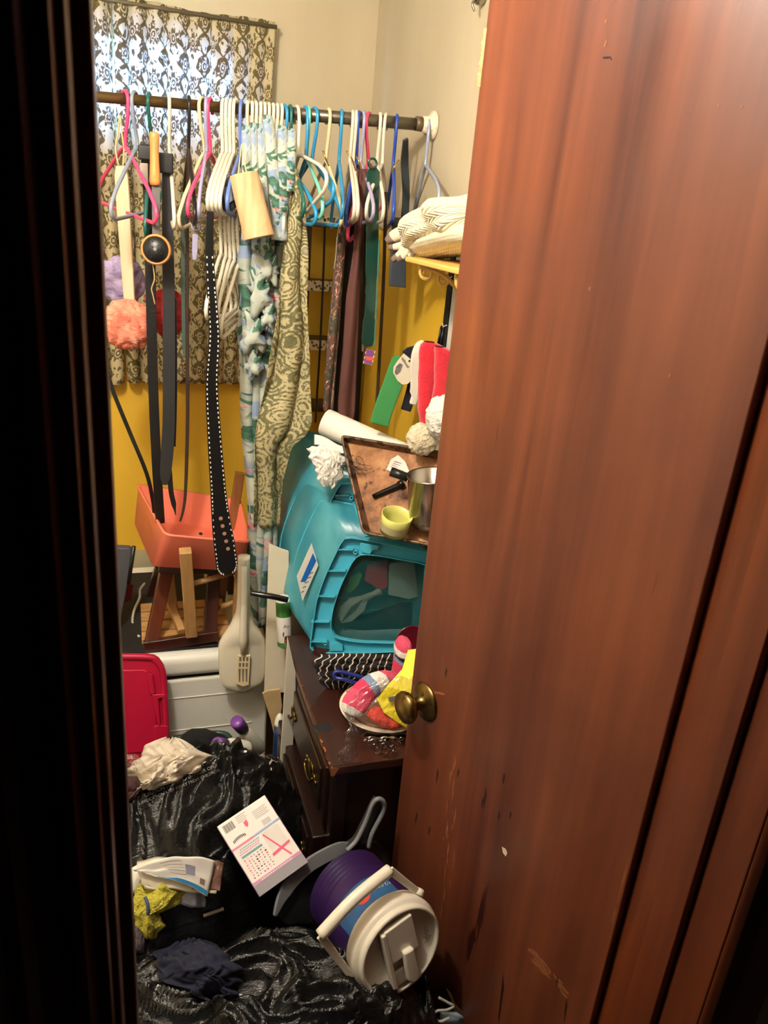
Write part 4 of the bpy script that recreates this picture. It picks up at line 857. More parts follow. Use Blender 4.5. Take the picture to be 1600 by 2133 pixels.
MB().prism([TP(x, y, -.028) for x, y in ((704, 1270), (724, 1254), (756, 1248), (764, 1256), (756, 1280), (730, 1302), (708, 1306), (700, 1290))], -nb*.02).build('head', M('pale_plastic', (214, 224, 210), .4), sb, bevel=.003)
MB().tube([TP(752, 1256, -.036), TP(775, 1245, -.036), TP(792, 1237, -.036)], [.012, .008, .012], 10).build('handle', bpy.data.materials['pale_plastic'], sb, smooth=True)
for k in range(8): MB().bar(TP(706+k*3, 1304-k*4.6, -.027), TP(738+k*2.4, 1276-k*3.2, -.027), .0022, .002, nb).build('ridge', M('grey_ridge', (110, 130, 124), .6) if k == 0 else bpy.data.materials['grey_ridge'], sb)
inside('dark_bundle', 'dark jumble of toys at the bottom of the front turquoise tote', 'toys', ((706, 1308), (760, 1300), (872, 1262), (872, 1328), (760, 1330), (712, 1322)), M('dark_jumble', (44, 46, 52), .6, .6, 40), .055, .05)
# ------------------------------------------------------------------ rusty tray and what lies in it
TO, TU, TR = A(771, 1108, 1.74), A(725, 922, 1.95), A(898, 1133, 1.62); tn = (TU-TO).cross(TR-TO).normalized(); tn = -tn if tn.z < 0 else tn
T_ = lambda x, y, o=0: aP(x, y, TO, tn)+tn*o
RUST = Mat('rusty_tray'); v_ = RUST.coord('Object'); k_ = RUST.ramp(RUST.noise(v_, 14, 8, .65), [(.32, lin((74, 48, 32))), (.5, lin((150, 100, 62))), (.68, lin((186, 138, 92)))])
k_ = RUST.mix(RUST.ramp(RUST.noise(v_, 34, 6, .7), [(.58, (0, 0, 0)), (.66, (1, 1, 1))]), k_, lin((60, 40, 28))); RUST.set('Base Color', k_).set('Roughness', .5).set('Metallic', .25).bump(RUST.noise(v_, 60, 5), .3, .004)
tq = [T_(725, 922), T_(771, 1108), T_(905, 1135), T_(925, 958)]
tr_ = root('baking_tray', tq[1], 'rusty rectangular baking tray tilted on top of the turquoise totes', 'tray')
MB().add([p for p in tq]+[p-tn*.003 for p in tq], [(0, 1, 2, 3), (7, 6, 5, 4)]+[(k, k+4, (k+1) % 4+4, (k+1) % 4) for k in range(4)]).build('base', RUST.m, tr_)
RIMM = M('rusted_steel_rim', (120, 98, 80), .4, .3, 30, metal=.6, dirt=((60, 38, 26), 50, .5))
outq = [p+(p-sum(tq, V())/4).normalized()*.012+tn*.026 for p in tq]
mb = MB(); mb.add(tq+outq, [(k, (k+1) % 4, 4+(k+1) % 4, 4+k) for k in range(4)]); mb.build('sloped_wall', RIMM, tr_, solid=.002)
MB().tube(rounded(outq, .014, 4), .0042, 8, closed=True).build('rolled_rim', RIMM, tr_, smooth=True)
STL = M('brushed_steel', (178, 170, 156), .26, .1, 30, metal=1)
pc_ = T_(900, 1092, .002); pc_.x = min(pc_.x, .715); pa = V((-.10, .02, 1)).normalized(); ph_ = .125
pt = root('steel_pot', pc_, 'stainless steel saucepan standing in the rusty tray, cut by the door', 'pot')
MB().lathe([(.050, 0), (.056, .004), (.058, .02), (.060, ph_), (.0635, ph_+.002), (.0635, ph_+.005), (.058, ph_+.004), (.055, .02), (.050, .006), (0, .006)], pc_, pa, 36).build('bowl', STL, pt, smooth=True)
MB().tube([pc_+pa*(ph_-.012)+V((-.052, .03, 0)), pc_+pa*(ph_-.006)+V((-.090, .052, .004))], [.011, .012], 10).build('handle', M('black_bakelite', (24, 23, 23), .35), pt, smooth=True)
yc = T_(818, 1104, .004); yc = A(819, 1107, 1.66); cupm = M('pale_yellow_plastic', (220, 218, 124), .35, .05, alpha=.88)
cu_ = root('yellow_tub', yc, 'translucent yellow plastic tub in the rusty tray', 'tub')
MB().lathe([(0, .002), (.034, .002), (.034, 0), (.0365, .03), (.039, .052), (.037, .052), (.034, .03), (.032, .006)], yc, V((.05, -.25, 1)), 28, cap=False).build('tub_wall', cupm, cu_, smooth=True)
MB().lathe([(.0358, .010), (.0375, .030)], yc, V((.05, -.25, 1)), 28, cap=False).build('label_band', M('grey_clear_label', (176, 168, 130), .5), cu_, smooth=True)
uh = root('utensil_handle', T_(800, 1025, .01), 'black plastic utensil handle lying in the rusty tray', 'handle')
MB().tube([T_(780, 1037, .009), T_(800, 1028, .009), T_(832, 1014, .009), T_(838, 1011, .009)], [.0062, .0068, .0075, .011], 10).build('grip', M('gloss_black_plastic', (18, 17, 17), .22), uh, smooth=True)
MB().tube([T_(834, 1014, .009), T_(844, 1008, .009)], .012, 12).build('end_cap', bpy.data.materials['gloss_black_plastic'], uh, smooth=True)
rc = tag(MB().prism([T_(x, y, .004+z) for x, y, z in ((806, 979, .0), (818, 960, .006), (834, 953, .012), (848, 966, .008), (860, 998, .0), (852, 1006, .0))], tn*.001).build('crumpled_receipt', M('pinkish_paper', (232, 210, 200), .7)), 'crumpled pinkish receipt by the saucepan handle', 'receipt')
for k in range(4): MB().bar(T_(816+k*3, 974-k*3, .008+.002*k), T_(846+k*2, 990-k*6, .006+.001*k), .0012, .0006, tn).build('print_line', M('mauve_ink', (120, 70, 110), .7) if k == 0 else bpy.data.materials['mauve_ink'], rc)
hb = MB(); 
for k in range(26):
    x, y = 728+random.gauss(0, 10), 972+random.gauss(0, 9); hb.tube(spline([T_(x, y, .020), T_(x+random.uniform(0, 16), y+random.uniform(0, 14), .026), T_(x+random.uniform(8, 28), y+random.uniform(4, 24), .012)], 3), .0008, 4)
tag(hb.build('hair_clump', M('dark_hair', (26, 20, 18), .5)), 'tangle of dark hair on the tray edge by the crumpled tissue', 'hair', kind='stuff')
# ------------------------------------------------------------------ paper towel roll and tissue
pr = root('paper_towel_roll', A(668, 915, 2.02), 'partly used white paper towel roll lying across the rear tote', 'paper towels'); PAP = M('white_paper', (240, 234, 222), .85, .03, bump=(260, .15))
a0, a1 = A(676, 878, 2.08), A(850, 956, 1.93); MB().lathe([(.0, .002), (.018, .002), (.018, 0), (.037, 0), (.0385, .004), (.0385, (a1-a0).length), (.016, (a1-a0).length)], a0, a1-a0, 32).build('roll', PAP, pr, smooth=False, bevel=.001)
def shf(u, v): a, b = lerp(A(655, 905, 2.03), A(735, 935, 1.97), u), lerp(A(655, 926, 2.0), A(722, 946, 1.95), u); p = lerp(a, b, v); p.z += .004*math.sin(u*7); return p
MB().grid(shf, 12, 6).build('loose_sheet', PAP, pr, smooth=True, solid=.001)
def crumple(name, label, cat, mat, tab, Y, seed, amp, th=.03, nu=36, nv=30, freq=9, parent=None, solid=.002, su=.3, sv=.3, jag=0, on=None, bulge=1.0):
    """tab of (y, xl, xr) outline in the photograph; a rumpled cloth surface bulging to the front."""
    def f(u, v):
        y = lerp(tab[0][0], tab[-1][0], v); r = interp(tab, y); xl, xr_ = r[0], r[1]; yo = r[2] if len(r) > 2 else 0
        if jag: xl += jag*noise.noise(V((v*7, seed, 0))); xr_ += jag*noise.noise(V((v*7, seed, 9))); y += jag*.6*noise.noise(V((u*6, seed, 4)))
        p = lerp(A(xl, y, Y+yo), A(xr_, y, Y+yo), u)
        if on: p = on(lerp(xl, xr_, u), y, p)
        e = math.sin(math.pi*min(1, max(0, u)))**.5*math.sin(math.pi*min(1, max(0, v)))**.5
        q = V((u*freq, v*freq*.8, seed)); d = (1-abs(noise.noise(q))*2)*.6+(1-abs(noise.noise(q*2.1))*2)*.3
        return p+(CAM-p).normalized()*(th*e*bulge+amp*d*(.3+.7*e))
    o = MB().grid(f, nu, nv, su, sv).build(name, mat, parent, smooth=True, solid=solid, fix=False)
    if parent is None: tag(o, label, cat)
    return o
crumple('crumpled_tissue', 'crumpled white tissue lying on the front tote', 'tissue', M('tissue_paper', (242, 236, 226), .9, .02), [(932, 640, 690), (950, 648, 722), (970, 655, 716), (990, 660, 712), (1014, 672, 694)], 1.92, 3.3, .009, .016, 60, 60, 8, jag=12)
# ================================================================== right wall: panel, bracket shelf, knitwear, socks, hat
tag(MB().span((RX-.014, 1.42, 1.22), (RX-.003, 1.865, 1.80)).build('white_board', M('grey_white_panel', (206, 202, 194), .5, .03), bevel=.001), 'plain white panel on the right wall beside the door edge', 'panel')
bs = tag(MB().span((RX-.018, 1.867, 1.20), (RX-.003, 1.895, 1.79)).build('black_edging', M('black_trim', (22, 20, 20), .6), bevel=.001), 'black strip tied with white thread along the white panel', 'strip')
for z in (1.72, 1.60, 1.50, 1.40): MB().tube([(RX-.019, 1.865, z), (RX-.021, 1.88, z-.006), (RX-.019, 1.897, z)], .0012, 5).build('thread_tie', WHITE, bs)
ck = root('spring_clip', aX(918, 715, RX-.02), 'small black metal clip on the white panel above the red hat', 'clip'); cc = aX(919, 706, RX-.020)
for dy in (-.008, .008): MB().tube([cc+V((0, dy, .028)), cc+V((-.004, dy, -.02))], .0035, 6).build('prong', DARK, ck, smooth=True)
MB().tube([cc+V((0, -.008, .028)), cc+V((0, 0, .033)), cc+V((0, .008, .028))], .0035, 6).build('loop', M('dark_steel', (80, 78, 74), .3, metal=.8), ck, smooth=True)
YEL = M('yellow_painted_wood', (226, 180, 96), .5, .06)
wsx = root('bracket_shelf', aX(945, 560, RX-.02), 'yellow wall shelf with a scrolled bracket under the cream sweaters', 'shelf')
zs = aY(935, 545, 1.70).z
MB().span((RX-.17, 1.46, zs-.012), (RX-.004, 1.80, zs)).build('shelf_board', YEL, wsx, bevel=.003)
def scroll(c, r, a0, turns, y):
    return [V((c[0]+r*(1-.62*t)*math.cos(a0+turns*6.2832*t), y, c[1]+r*(1-.62*t)*math.sin(a0+turns*6.2832*t))) for t in [k/18 for k in range(19)]]
for y in (1.74, 1.52):
    b_ = MB()
    for k in range(3): b_.tube(scroll((RX-.135+.045*k, zs-.030-.012*k), .018, 1.57, 1.3, y), .0042, 6)
    b_.tube(spline([V((RX-.155, y, zs-.016)), V((RX-.10, y, zs-.03)), V((RX-.05, y, zs-.065)), V((RX-.02, y, zs-.11)), V((RX-.008, y, zs-.15))], 4), .006, 6)
    b_.span((RX-.014, y-.012, zs-.16), (RX-.004, y+.012, zs-.012)).build('scroll_bracket', YEL, wsx, smooth=False)
def knitmat(name, c, sc=1.0):
    m = Mat(name); x, y, z = m.xyz(m.coord('UV', (sc, sc, 1))); n = m.noise(m.coord('UV'), 60, 4)
    cab = ((y*46.0+((x*30.0).frac()-.5).abs()*3.0)*6.2832).sin()*.5+((x*30.0)*6.2832).sin()*.7
    m.set('Base Color', m.ramp(n, [(.3, tuple(q*.9 for q in lin(c))), (.7, lin(c))])).set('Roughness', .95).set('Sheen Weight', .3).bump(cab, .55, .006); return m.m
KN = knitmat('cream_cable_knit', (240, 226, 190)); KN2 = knitmat('cream_stockinette', (238, 226, 194), 1.6)
def roll_cloth(name, label, cat, mat, path, rads, flat, seed, amp, parent=None, su=.5, sv=.4):
    pts = spline(path, 8); m = len(pts)
    def f(u, v):
        i = min(m-1, int(v*(m-1)+.5)); p = pts[i]; t = (pts[min(i+1, m-1)]-pts[max(i-1, 0)]).normalized(); s_ = t.cross(V((0, 0, 1))).normalized(); w_ = s_.cross(t)
        r = interp(rads, v)[0]; th = 6.2832*u; e = (max(0, 1-abs(2*v-1)**6))**.5
        k = 1+amp*noise.noise(V((math.cos(th)*1.6, math.sin(th)*1.6, v*5+seed)))*2
        return p+s_*(r*k*math.cos(th)*e)+w_*(r*flat*k*math.sin(th)*e)
    o = MB().grid(f, 40, m-1, su, sv).build(name, mat, parent, smooth=True, fix=False)
    if parent is None: tag(o, label, cat)
    return o
roll_cloth('folded_sweater', 'cream knit sweater folded flat on the yellow shelf', 'sweater', KN2, [A(890, 520, 1.86), A(920, 512, 1.78), A(950, 505, 1.70), A(985, 497, 1.60), A(1015, 490, 1.5)], [(0, .05), (.15, .075), (1, .075)], .36, 2.0, .05)
roll_cloth('cable_sweater', 'cream cable-knit sweater bundled on top of the folded one', 'sweater', KN, [A(858, 512, 1.86), A(880, 488, 1.82), A(910, 468, 1.76), A(950, 455, 1.68), A(1000, 440, 1.55)], [(0, .030), (.12, .055), (.4, .068), (1, .085)], .62, 7.0, .16)
gv = root('knit_gloves', A(830, 540, 1.93), 'pair of cream gloves with grey fingertips drooping from the shelf', 'gloves'); GT = M('taupe_fingertips', (124, 104, 92), .9)
GL = M('cream_glove_knit', (238, 222, 190), .95, .05, bump=(300, .3))
for i, (pth, rr) in enumerate(((((868, 492, 1.9), (845, 485, 1.93), (822, 492, 1.95), (806, 504, 1.96)), (.022, .019, .016, .009)), (((862, 505, 1.88), (842, 510, 1.9), (824, 514, 1.91), (810, 516, 1.92)), (.015, .010, .008, .006)), (((862, 505, 1.87), (846, 515, 1.89), (832, 530, 1.9), (818, 542, 1.91)), (.016, .010, .009, .007)), (((866, 508, 1.86), (854, 520, 1.88), (842, 532, 1.89), (828, 541, 1.9)), (.016, .010, .009, .007)), (((874, 508, 1.85), (866, 520, 1.87), (856, 530, 1.88), (844, 538, 1.89)), (.015, .010, .009, .007)))):
    p_ = spline([A(*q) for q in pth], 4); r_l = [interp([(k/3, rr[k]) for k in range(4)], j/(len(p_)-1))[0] for j in range(len(p_))]
    fg = MB().tube(p_, r_l, 9).build('finger', GL, gv, smooth=True)
    MB().tube(p_[-4:], [x*1.06 for x in r_l[-4:]], 9).build('fingertip', GT, fg, smooth=True)
# hanging strap with socks
tag(MB().ribbon(spline([A(838, 744, 1.93), A(822, 790, 1.93), A(800, 850, 1.93), A(790, 885, 1.93)], 5), [.030]+[.052]*14+[.050], .007, V((-.2, -1, .1))).build('green_sock', M('green_knit', (62, 140, 78), .9, .05, bump=(300, .2)), bevel=.003), 'pair of green socks with a white paper tag hanging by the red hat', 'socks')
gs = bpy.data.objects['green_sock']
tp_ = [A(x, y, 1.918) for x, y in ((841, 736), (853, 746), (866, 766), (858, 790), (850, 799), (838, 801), (828, 793), (819, 776), (820, 764), (828, 752))]
st_ = MB().prism(tp_, (0, -.001, 0)).build('paper_tag', M('cream_card', (232, 222, 200), .6, .02), gs)
MB().prism([A(x, y, 1.9165) for x, y in ((833, 756), (839, 760), (834, 774), (826, 781), (822, 776), (825, 764))], (0, -.0004, 0)).build('grey_picture', M('grey_print', (120, 116, 114), .6, .5, 60), st_)
text('lettering', 'sellmed', .011, A(844, 755, 1.9165), A(850, 764, 1.9165)-A(838, 745, 1.9165), A(860, 750, 1.9165)-A(844, 760, 1.9165), DARK, st_)
MB().lathe([(.003, 0), (.003, .0006)], A(853, 752, 1.9168), V((0, -1, 0)), 10).build('punch_hole', DARK, st_)
tag(MB().ribbon(spline([A(856, 722, 1.95), A(862, 760, 1.95), A(860, 800, 1.95), A(850, 840, 1.95), A(845, 855, 1.95)], 5), [.02]+[.05]*6+[.03]*15, .008, V((0, -1, 0))).build('navy_sock', M('navy_knit', (30, 28, 44), .9, bump=(300, .2)), bevel=.003), 'dark navy sock hanging behind the green socks', 'sock')
tag(MB().ribbon(spline([A(885, 712, 1.86), A(872, 735, 1.86), A(868, 770, 1.87), A(868, 810, 1.88), A(860, 842, 1.89)], 5), [.02, .024, .03]+[.034]*14+[.02]*4, .014, V((-.3, -1, 0))).build('white_sock', M('white_knit', (234, 226, 212), .9, bump=(300, .2)), bevel=.005), 'white sock bunched between the green socks and the red hat', 'sock')
sh_ = root('santa_hat', A(890, 905, 1.78), 'red plush hat with white fur band and cream pompom hanging by the door edge', 'hat'); RED = M('red_plush', (206, 26, 48), .95, .08, 30, bump=(220, .5), sheen=.4); FUR = M('white_fur', (238, 232, 222), .95, .06, 40, bump=(120, .9)); FUR2 = M('cream_fur', (222, 206, 176), .95, .12, 40, bump=(120, .9))
def hatf(tab, Y, d):
    def f(u, v):
        y = lerp(tab[0][0], tab[-1][0], v); xl, xr_ = interp(tab, y); a, b = A(xl, y, Y), A(xr_, y, Y); th = 6.2832*u; c = (a+b)/2; hw = (b-a).length/2
        return c+V((hw*math.cos(th), d*math.sin(th)*min(1, .3+hw/.03), 0))*(1+.05*noise.noise(V((math.cos(th), math.sin(th), v*6))))
    return f
m1 = MB().grid(hatf([(712, 884, 905), (720, 876, 924), (735, 872, 938), (770, 872, 926), (810, 871, 914), (850, 870, 902), (888, 877, 888)], 1.76, .020), 24, 26); m1.build('cone', RED, sh_, smooth=True, fix=False)
MB().grid(hatf([(722, 905, 925), (735, 905, 952), (800, 905, 950), (832, 900, 948)], 1.72, .02), 20, 14).build('fold', RED, sh_, smooth=True, fix=False)
def furball(c, r, seed, sx=1, sz=1):
    def f(u, v):
        th = 6.2832*u; ph = math.pi*(v-.5); d = V((math.cos(ph)*math.cos(th)*sx, math.cos(ph)*math.sin(th)*.8, math.sin(ph)*sz))
        return V(c)+d*r*(1+.14*noise.noise(d*4+V((seed, 0, 0)))+.07*noise.noise(d*13+V((seed, 2, 0))))
    return MB().grid(f, 40, 28)
furball(A(881, 914, 1.75), .042, 3.0).build('pompom', FUR2, sh_, smooth=True, fix=False)
furball(A(916, 868, 1.70), .048, 6.0, .7, 1.1).build('fur_band', FUR, sh_, smooth=True, fix=False)
# ================================================================== on the dresser
def stripes():
    m = Mat('striped_jersey'); x, y, z = m.xyz(m.coord('UV')); n = m.noise(m.coord('UV'), 5, 2)
    s_ = ((x+y*.25+n*.05)*30.0).frac().lt(.17); m.set('Base Color', m.mix(s_, lin((26, 23, 24)), lin((214, 200, 190)))).set('Roughness', .9); return m.m
crumple('striped_shirt', 'rumpled black shirt with white pinstripes on the dresser under the tote', 'shirt', stripes(), [(1362, 664, 880), (1375, 656, 880), (1400, 660, 880), (1422, 668, 870), (1436, 690, 800)], 1.60, 5.0, .020, .03, 80, 40, 9, su=.5, sv=.25, jag=10)
bh = root('plastic_tool', A(720, 1410, 1.55), 'dark blue plastic tool with a loop grip lying on the striped shirt', 'tool'); NAV = M('dark_blue_plastic', (26, 40, 120), .3)
MB().tube(spline([A(760, 1428, 1.53), A(720, 1416, 1.54), A(700, 1412, 1.55), A(696, 1404, 1.555), A(706, 1399, 1.555), A(745, 1408, 1.54), A(775, 1420, 1.53)], 5), .005, 8).build('loop', NAV, bh, smooth=True)
MB().ribbon([A(758, 1420, 1.53), A(790, 1430, 1.52), A(830, 1442, 1.51)], .022, .008, V((0, -.5, 1))).build('shaft', NAV, bh, bevel=.003)
PLT = Mat('brown_ringed_plate'); px_, py_, pz_ = PLT.xyz(PLT.coord('Object')); rr_ = (px_*px_+py_*py_).sqrt()
k_ = PLT.mix((rr_-.086).abs().lt(.003), lin((232, 220, 196)), lin((150, 96, 48))); k_ = PLT.mix((rr_-.079).abs().lt(.0022), k_, lin((176, 120, 66))); PLT.set('Base Color', k_).set('Roughness', .2)
pc2 = aZ(797, 1480, DRT+.012); pc2 = V((min(pc2.x, .655), pc2.y, DRT+.004))
tag(MB().lathe([(0, .002), (.055, .002), (.06, .004), (.085, .016), (.104, .021), (.106, .023), (.103, .024), (.084, .020), (.06, .008), (0, .006)], pc2, V((0, 0, 1)), 48, cap=False).build('dinner_plate', PLT.m, smooth=True, base=pc2), 'cream plate with brown rings on the dresser under the bagged socks', 'plate')
def sockmat():
    m = Mat('striped_chenille'); x, y, z = m.xyz(m.coord('UV')); n = m.noise(m.coord('UV'), 40, 5)
    t = (y*4.0+n*.06).frac()
    k = m.ramp(t, [(0, lin((232, 84, 118))), (.36, lin((240, 232, 226))), (.58, lin((130, 150, 186))), (.74, lin((226, 60, 100)))], 'CONSTANT')
    m.set('Base Color', k).set('Roughness', .95).bump(m.noise(m.coord('UV'), 160, 3), .8, .006); return m.m
SKM = sockmat()
roll_cloth('fuzzy_sock', 'pink white and blue fuzzy sock standing up behind the yellow card', 'sock', SKM, [A(842, 1330, 1.52), A(840, 1355, 1.52), A(836, 1390, 1.52), A(832, 1420, 1.52)], [(0, .03), (.3, .036), (1, .034)], .55, 1.0, .05, None, .3, .35)
roll_cloth('fuzzy_sock', 'pink and blue fuzzy sock lying on the plate in the plastic bag', 'sock', SKM, [A(822, 1408, 1.48), A(790, 1420, 1.46), A(760, 1440, 1.45), A(738, 1470, 1.43), A(728, 1492, 1.42)], [(0, .024), (.3, .032), (.7, .034), (1, .024)], .7, 3.0, .06, None, .3, .42)
roll_cloth('fuzzy_sock', 'orange-red fuzzy sock on the plate under the yellow card', 'sock', M('orange_chenille', (238, 84, 66), .95, .1, bump=(200, .6)), [A(770, 1480, 1.42), A(790, 1490, 1.40), A(815, 1500, 1.39), A(838, 1500, 1.38)], [(0, .02), (.5, .026), (1, .022)], .6, 5.0, .08)
YCD = M('yellow_card', (250, 228, 46), .5, .04)
yn = V((-.35, -.75, .55)).normalized(); yp = A(838, 1440, 1.40); Yc = lambda x, y, o=0: aP(x, y, yp, yn)+yn*o
ycm = tag(MB().add([Yc(850, 1354), Yc(878, 1350), Yc(874, 1400, .006), Yc(838, 1394, .006), Yc(866, 1446, .016), Yc(806, 1430, .014), Yc(786, 1456, .004), Yc(862, 1470, .008), Yc(800, 1484, .006), Yc(826, 1504, .0), Yc(856, 1522, .0)], [(0, 1, 2, 3), (3, 2, 4, 5), (5, 4, 7, 6), (6, 7, 8), (8, 7, 10, 9)]).build('yellow_card_header', YCD, solid=.0012, fix=True), 'bright yellow sock packaging card bent over the plate', 'packaging')
MB().prism([Yc(x, y, .02) for x, y in ((810, 1452), (832, 1448), (830, 1458), (812, 1462))], (0, -.0008, 0)).build('grey_print', M('dark_print', (90, 90, 90), .6), ycm)
CLR = Mat('clear_polythene'); ct_ = CLR.nt.nodes.new('ShaderNodeBsdfTransparent'); cg_ = CLR.nt.nodes.new('ShaderNodeBsdfGlossy'); cg_.inputs['Roughness'].default_value = .14
CLR.bump(CLR.noise(CLR.coord('Object', (1, 1, .5)), 40, 3, .5), .3, .02); cn_ = CLR.p.inputs['Normal'].links[0].from_socket; CLR.nt.links.new(cn_, cg_.inputs['Normal'])
cw_ = CLR.nt.nodes.new('ShaderNodeLayerWeight'); cw_.inputs[0].default_value = .25; CLR.nt.links.new(cn_, cw_.inputs['Normal']); cx_ = CLR.nt.nodes.new('ShaderNodeMixShader')
cf_ = E(CLR.nt, cw_.outputs['Facing'])*.60+.13; CLR.nt.links.new(cf_.s, cx_.inputs[0]); CLR.nt.links.new(ct_.outputs[0], cx_.inputs[1]); CLR.nt.links.new(cg_.outputs[0], cx_.inputs[2]); CLR.nt.links.new(cx_.outputs[0], CLR.out.inputs[0])
pb = root('plastic_bag', A(770, 1540, 1.4), 'clear crinkled plastic bag around the socks, its ends hanging off the dresser', 'bag')
for tab, Y, sd in (([(1410, 790, 868), (1440, 745, 862), (1470, 722, 852), (1500, 722, 850), (1530, 740, 848)], 1.34, 1.0), ([(1494, 728, 740), (1520, 724, 744), (1550, 716, 742), (1575, 706, 742), (1592, 700, 735)], 1.295, 2.0), ([(1535, 752, 836), (1550, 764, 836), (1570, 784, 832), (1580, 800, 826)], 1.29, 3.0)):
    crumple('bag_film', None, None, CLR.m, tab, Y, sd, .009, .012, 48, 48, 8, pb, .0004, jag=10)
rd = tag(MB().lathe([(0, .004), (.030, .004), (.042, .010), (.044, .013), (.041, .013), (.03, .007), (0, .0065)], A(858, 1336, 1.60), V((-.2, -1, .35)), 32, cap=False).build('maroon_saucer', M('maroon_glaze', (86, 18, 30), .15, .1, coat=.5), smooth=True), 'maroon glossy saucer propped between tote and striped socks', 'saucer')
tag(MB().prism([A(x, y, 1.47) for x, y in ((720, 1438), (742, 1434), (752, 1448), (730, 1464))], (0, .0008, .0)).build('paper_slip', M('buff_paper', (226, 208, 160), .7), bevel=.0002), 'buff paper slip tucked under the bagged socks on the plate', 'paper')
# ================================================================== floor pile
def bagmat(name, rough=.2, sc=1.0):
    m = Mat(name); v = m.coord('Object', (sc, sc*2.2, sc*1.2), (0, 0, .6)); n1 = m.noise(v, 11, 6, .6, 1.4); n2 = m.noise(m.coord('Object', (1.6, 1, 1), (.3, .2, .9)), 30, 5, .6, 1.5)
    m.set('Base Color', m.ramp(n1, [(.3, (.004, .004, .004)), (.7, (.010, .0095, .0095))])).set('Roughness', rough).set('Specular IOR Level', .6)
    r1 = (n1-.5).abs()*-2.0+1.0; r2 = (n2-.5).abs()*-2.0+1.0; m.bump(r1*r1*.6+r2*.25, .35, .02); return m.m
BAG = bagmat('black_bin_bag', .2, 1.0); BAG2 = bagmat('black_bin_bag_matte', .27, .7)
def heap(name, label, cat, mat, top, c, rx, ry, seed, amp, dirv=(1, .4), n=96, fold=5.0, rot=0, flat=2.6, parent=None):
    """A slumped sack: dome on the floor, ridged along dirv."""
    cr_, sr_ = math.cos(rot), math.sin(rot); d0 = V((dirv[0], dirv[1], 0)).normalized(); d1 = V((-d0.y, d0.x, 0))
    def f(u, v):
        th = 6.2832*u; r = v**.75; x, y = rx*r*math.cos(th), ry*r*math.sin(th); px_ = c[0]+x*cr_-y*sr_; py_ = c[1]+x*sr_+y*cr_
        h = top*(max(0, 1-r**flat))**.55
        p = V((px_, py_, 0)); q = V((p.dot(d0)*fold*.55, p.dot(d1)*fold*2.4, seed))
        w1 = V((noise.noise(p*9), noise.noise(p*9+V((5, 0, 0))), 0))*.8; q = q+w1
        k = (1-min(1, 2.4*abs(noise.noise(q))))**1.5*.8+(1-min(1, 2.4*abs(noise.noise(q*2.2+V((3, 1, 0))))))**1.5*.42+(1-min(1, 2.4*abs(noise.noise(q*4.6))))*.16-.4
        e = min(1, (1-r)*5+.25); g = 1+.10*noise.noise(V((math.cos(th)*1.5, math.sin(th)*1.5, seed*3)))
        return V((c[0]+(px_-c[0])*g, c[1]+(py_-c[1])*g, max(.004, h+amp*k*e)))
    o = MB().grid(f, n, n).build(name, mat, parent, smooth=True, fix=False)
    if parent is None: tag(o, label, cat)
    return o
bgb = heap('trash_bag', 'large black trash bag slumped in the middle of the floor behind the white box', 'trash bag', BAG2, .64, (.11, 1.44), .36, .22, 2.2, .048, (.45, .9), n=140, fold=6, rot=.45, flat=2.8)
heap('trash_bag', 'glossy black trash bag in the foreground with a navy cloth in its mouth', 'trash bag', BAG, .50, (.17, .985), .45, .245, 7.7, .050, (1, -.35), n=150, fold=6, flat=4.0)
heap('trash_bag', 'low black trash bag under the mail and the yellow towel at the left', 'trash bag', BAG, .40, (-.12, 1.24), .27, .20, 4.1, .04, (.8, .6), fold=7)
heap('trash_bag', 'black trash bag filling the corner below the dresser behind the dustpan', 'trash bag', BAG2, .36, (.36, 1.14), .17, .14, 9.3, .02, (.6, .8), fold=7)
SACKS = [o for o in COL.objects if o.name.startswith('trash_bag')]
def hit(px, py, off=.004, dflt=None):
    best = dflt; bd = 9
    for o in SACKS:
        q, nn = cast(px, py, o, off)
        if q is not None and (q-CAM).length < bd: bd = (q-CAM).length; best = q
    return best
on = lambda x, y, p: hit(x, y, .006, p)
# lettering on the bag and on the black sack by the dresser
INKG = M('grey_white_ink', (150, 148, 146), .7)
def surftext(body, px, py, ang, hpx, o, mat, name, sx=1.0, shear=0):
    cu = bpy.data.curves.new(name, 'FONT'); cu.body = body; cu.size = 1; cu.align_x = 'CENTER'; cu.align_y = 'CENTER'; cu.resolution_u = 2; cu.shear = shear
    t = bpy.data.objects.new(name, cu); me = bpy.data.meshes.new_from_object(t); bpy.data.objects.remove(t); c, s_ = math.cos(ang), math.sin(ang); vs = []
    for v in me.vertices:
        x, y = v.co.x*hpx*sx, -v.co.y*hpx; q, nn = cast(px+x*c-y*s_, py+x*s_+y*c, o, .003); vs.append(q)
    fs = [list(p.vertices) for p in me.polygons if all(vs[k] is not None for k in p.vertices)]
    good = [q if q is not None else V((0, 0, 0)) for q in vs]; used = sorted({k for f in fs for k in f}); ix = {k: i for i, k in enumerate(used)}
    if used: MB().add([good[k] for k in used], [[ix[k] for k in f] for f in fs]).build(name, mat, o, fix=False)
surftext('CAUTION TO AVOID DANGER OF', 372, 1628, -.40, 10, bgb, INKG, 'warning_print'); surftext('SUFFOCATION KEEP AWAY FROM CHILDREN', 372, 1640, -.40, 9, bgb, INKG, 'warning_print')
surftext('Au', 566, 1580, -.95, 46, bgb, WHITE, 'handwriting', .8, .3)
tag(MB().lathe([(.004, 0), (.004, .002), (0, .003)], cast(510, 1566, bgb)[0], V((0, -.6, 1)), 10, 1.3, .7).build('white_button', WHITE), 'tiny white button on top of the big black trash bag', 'button')
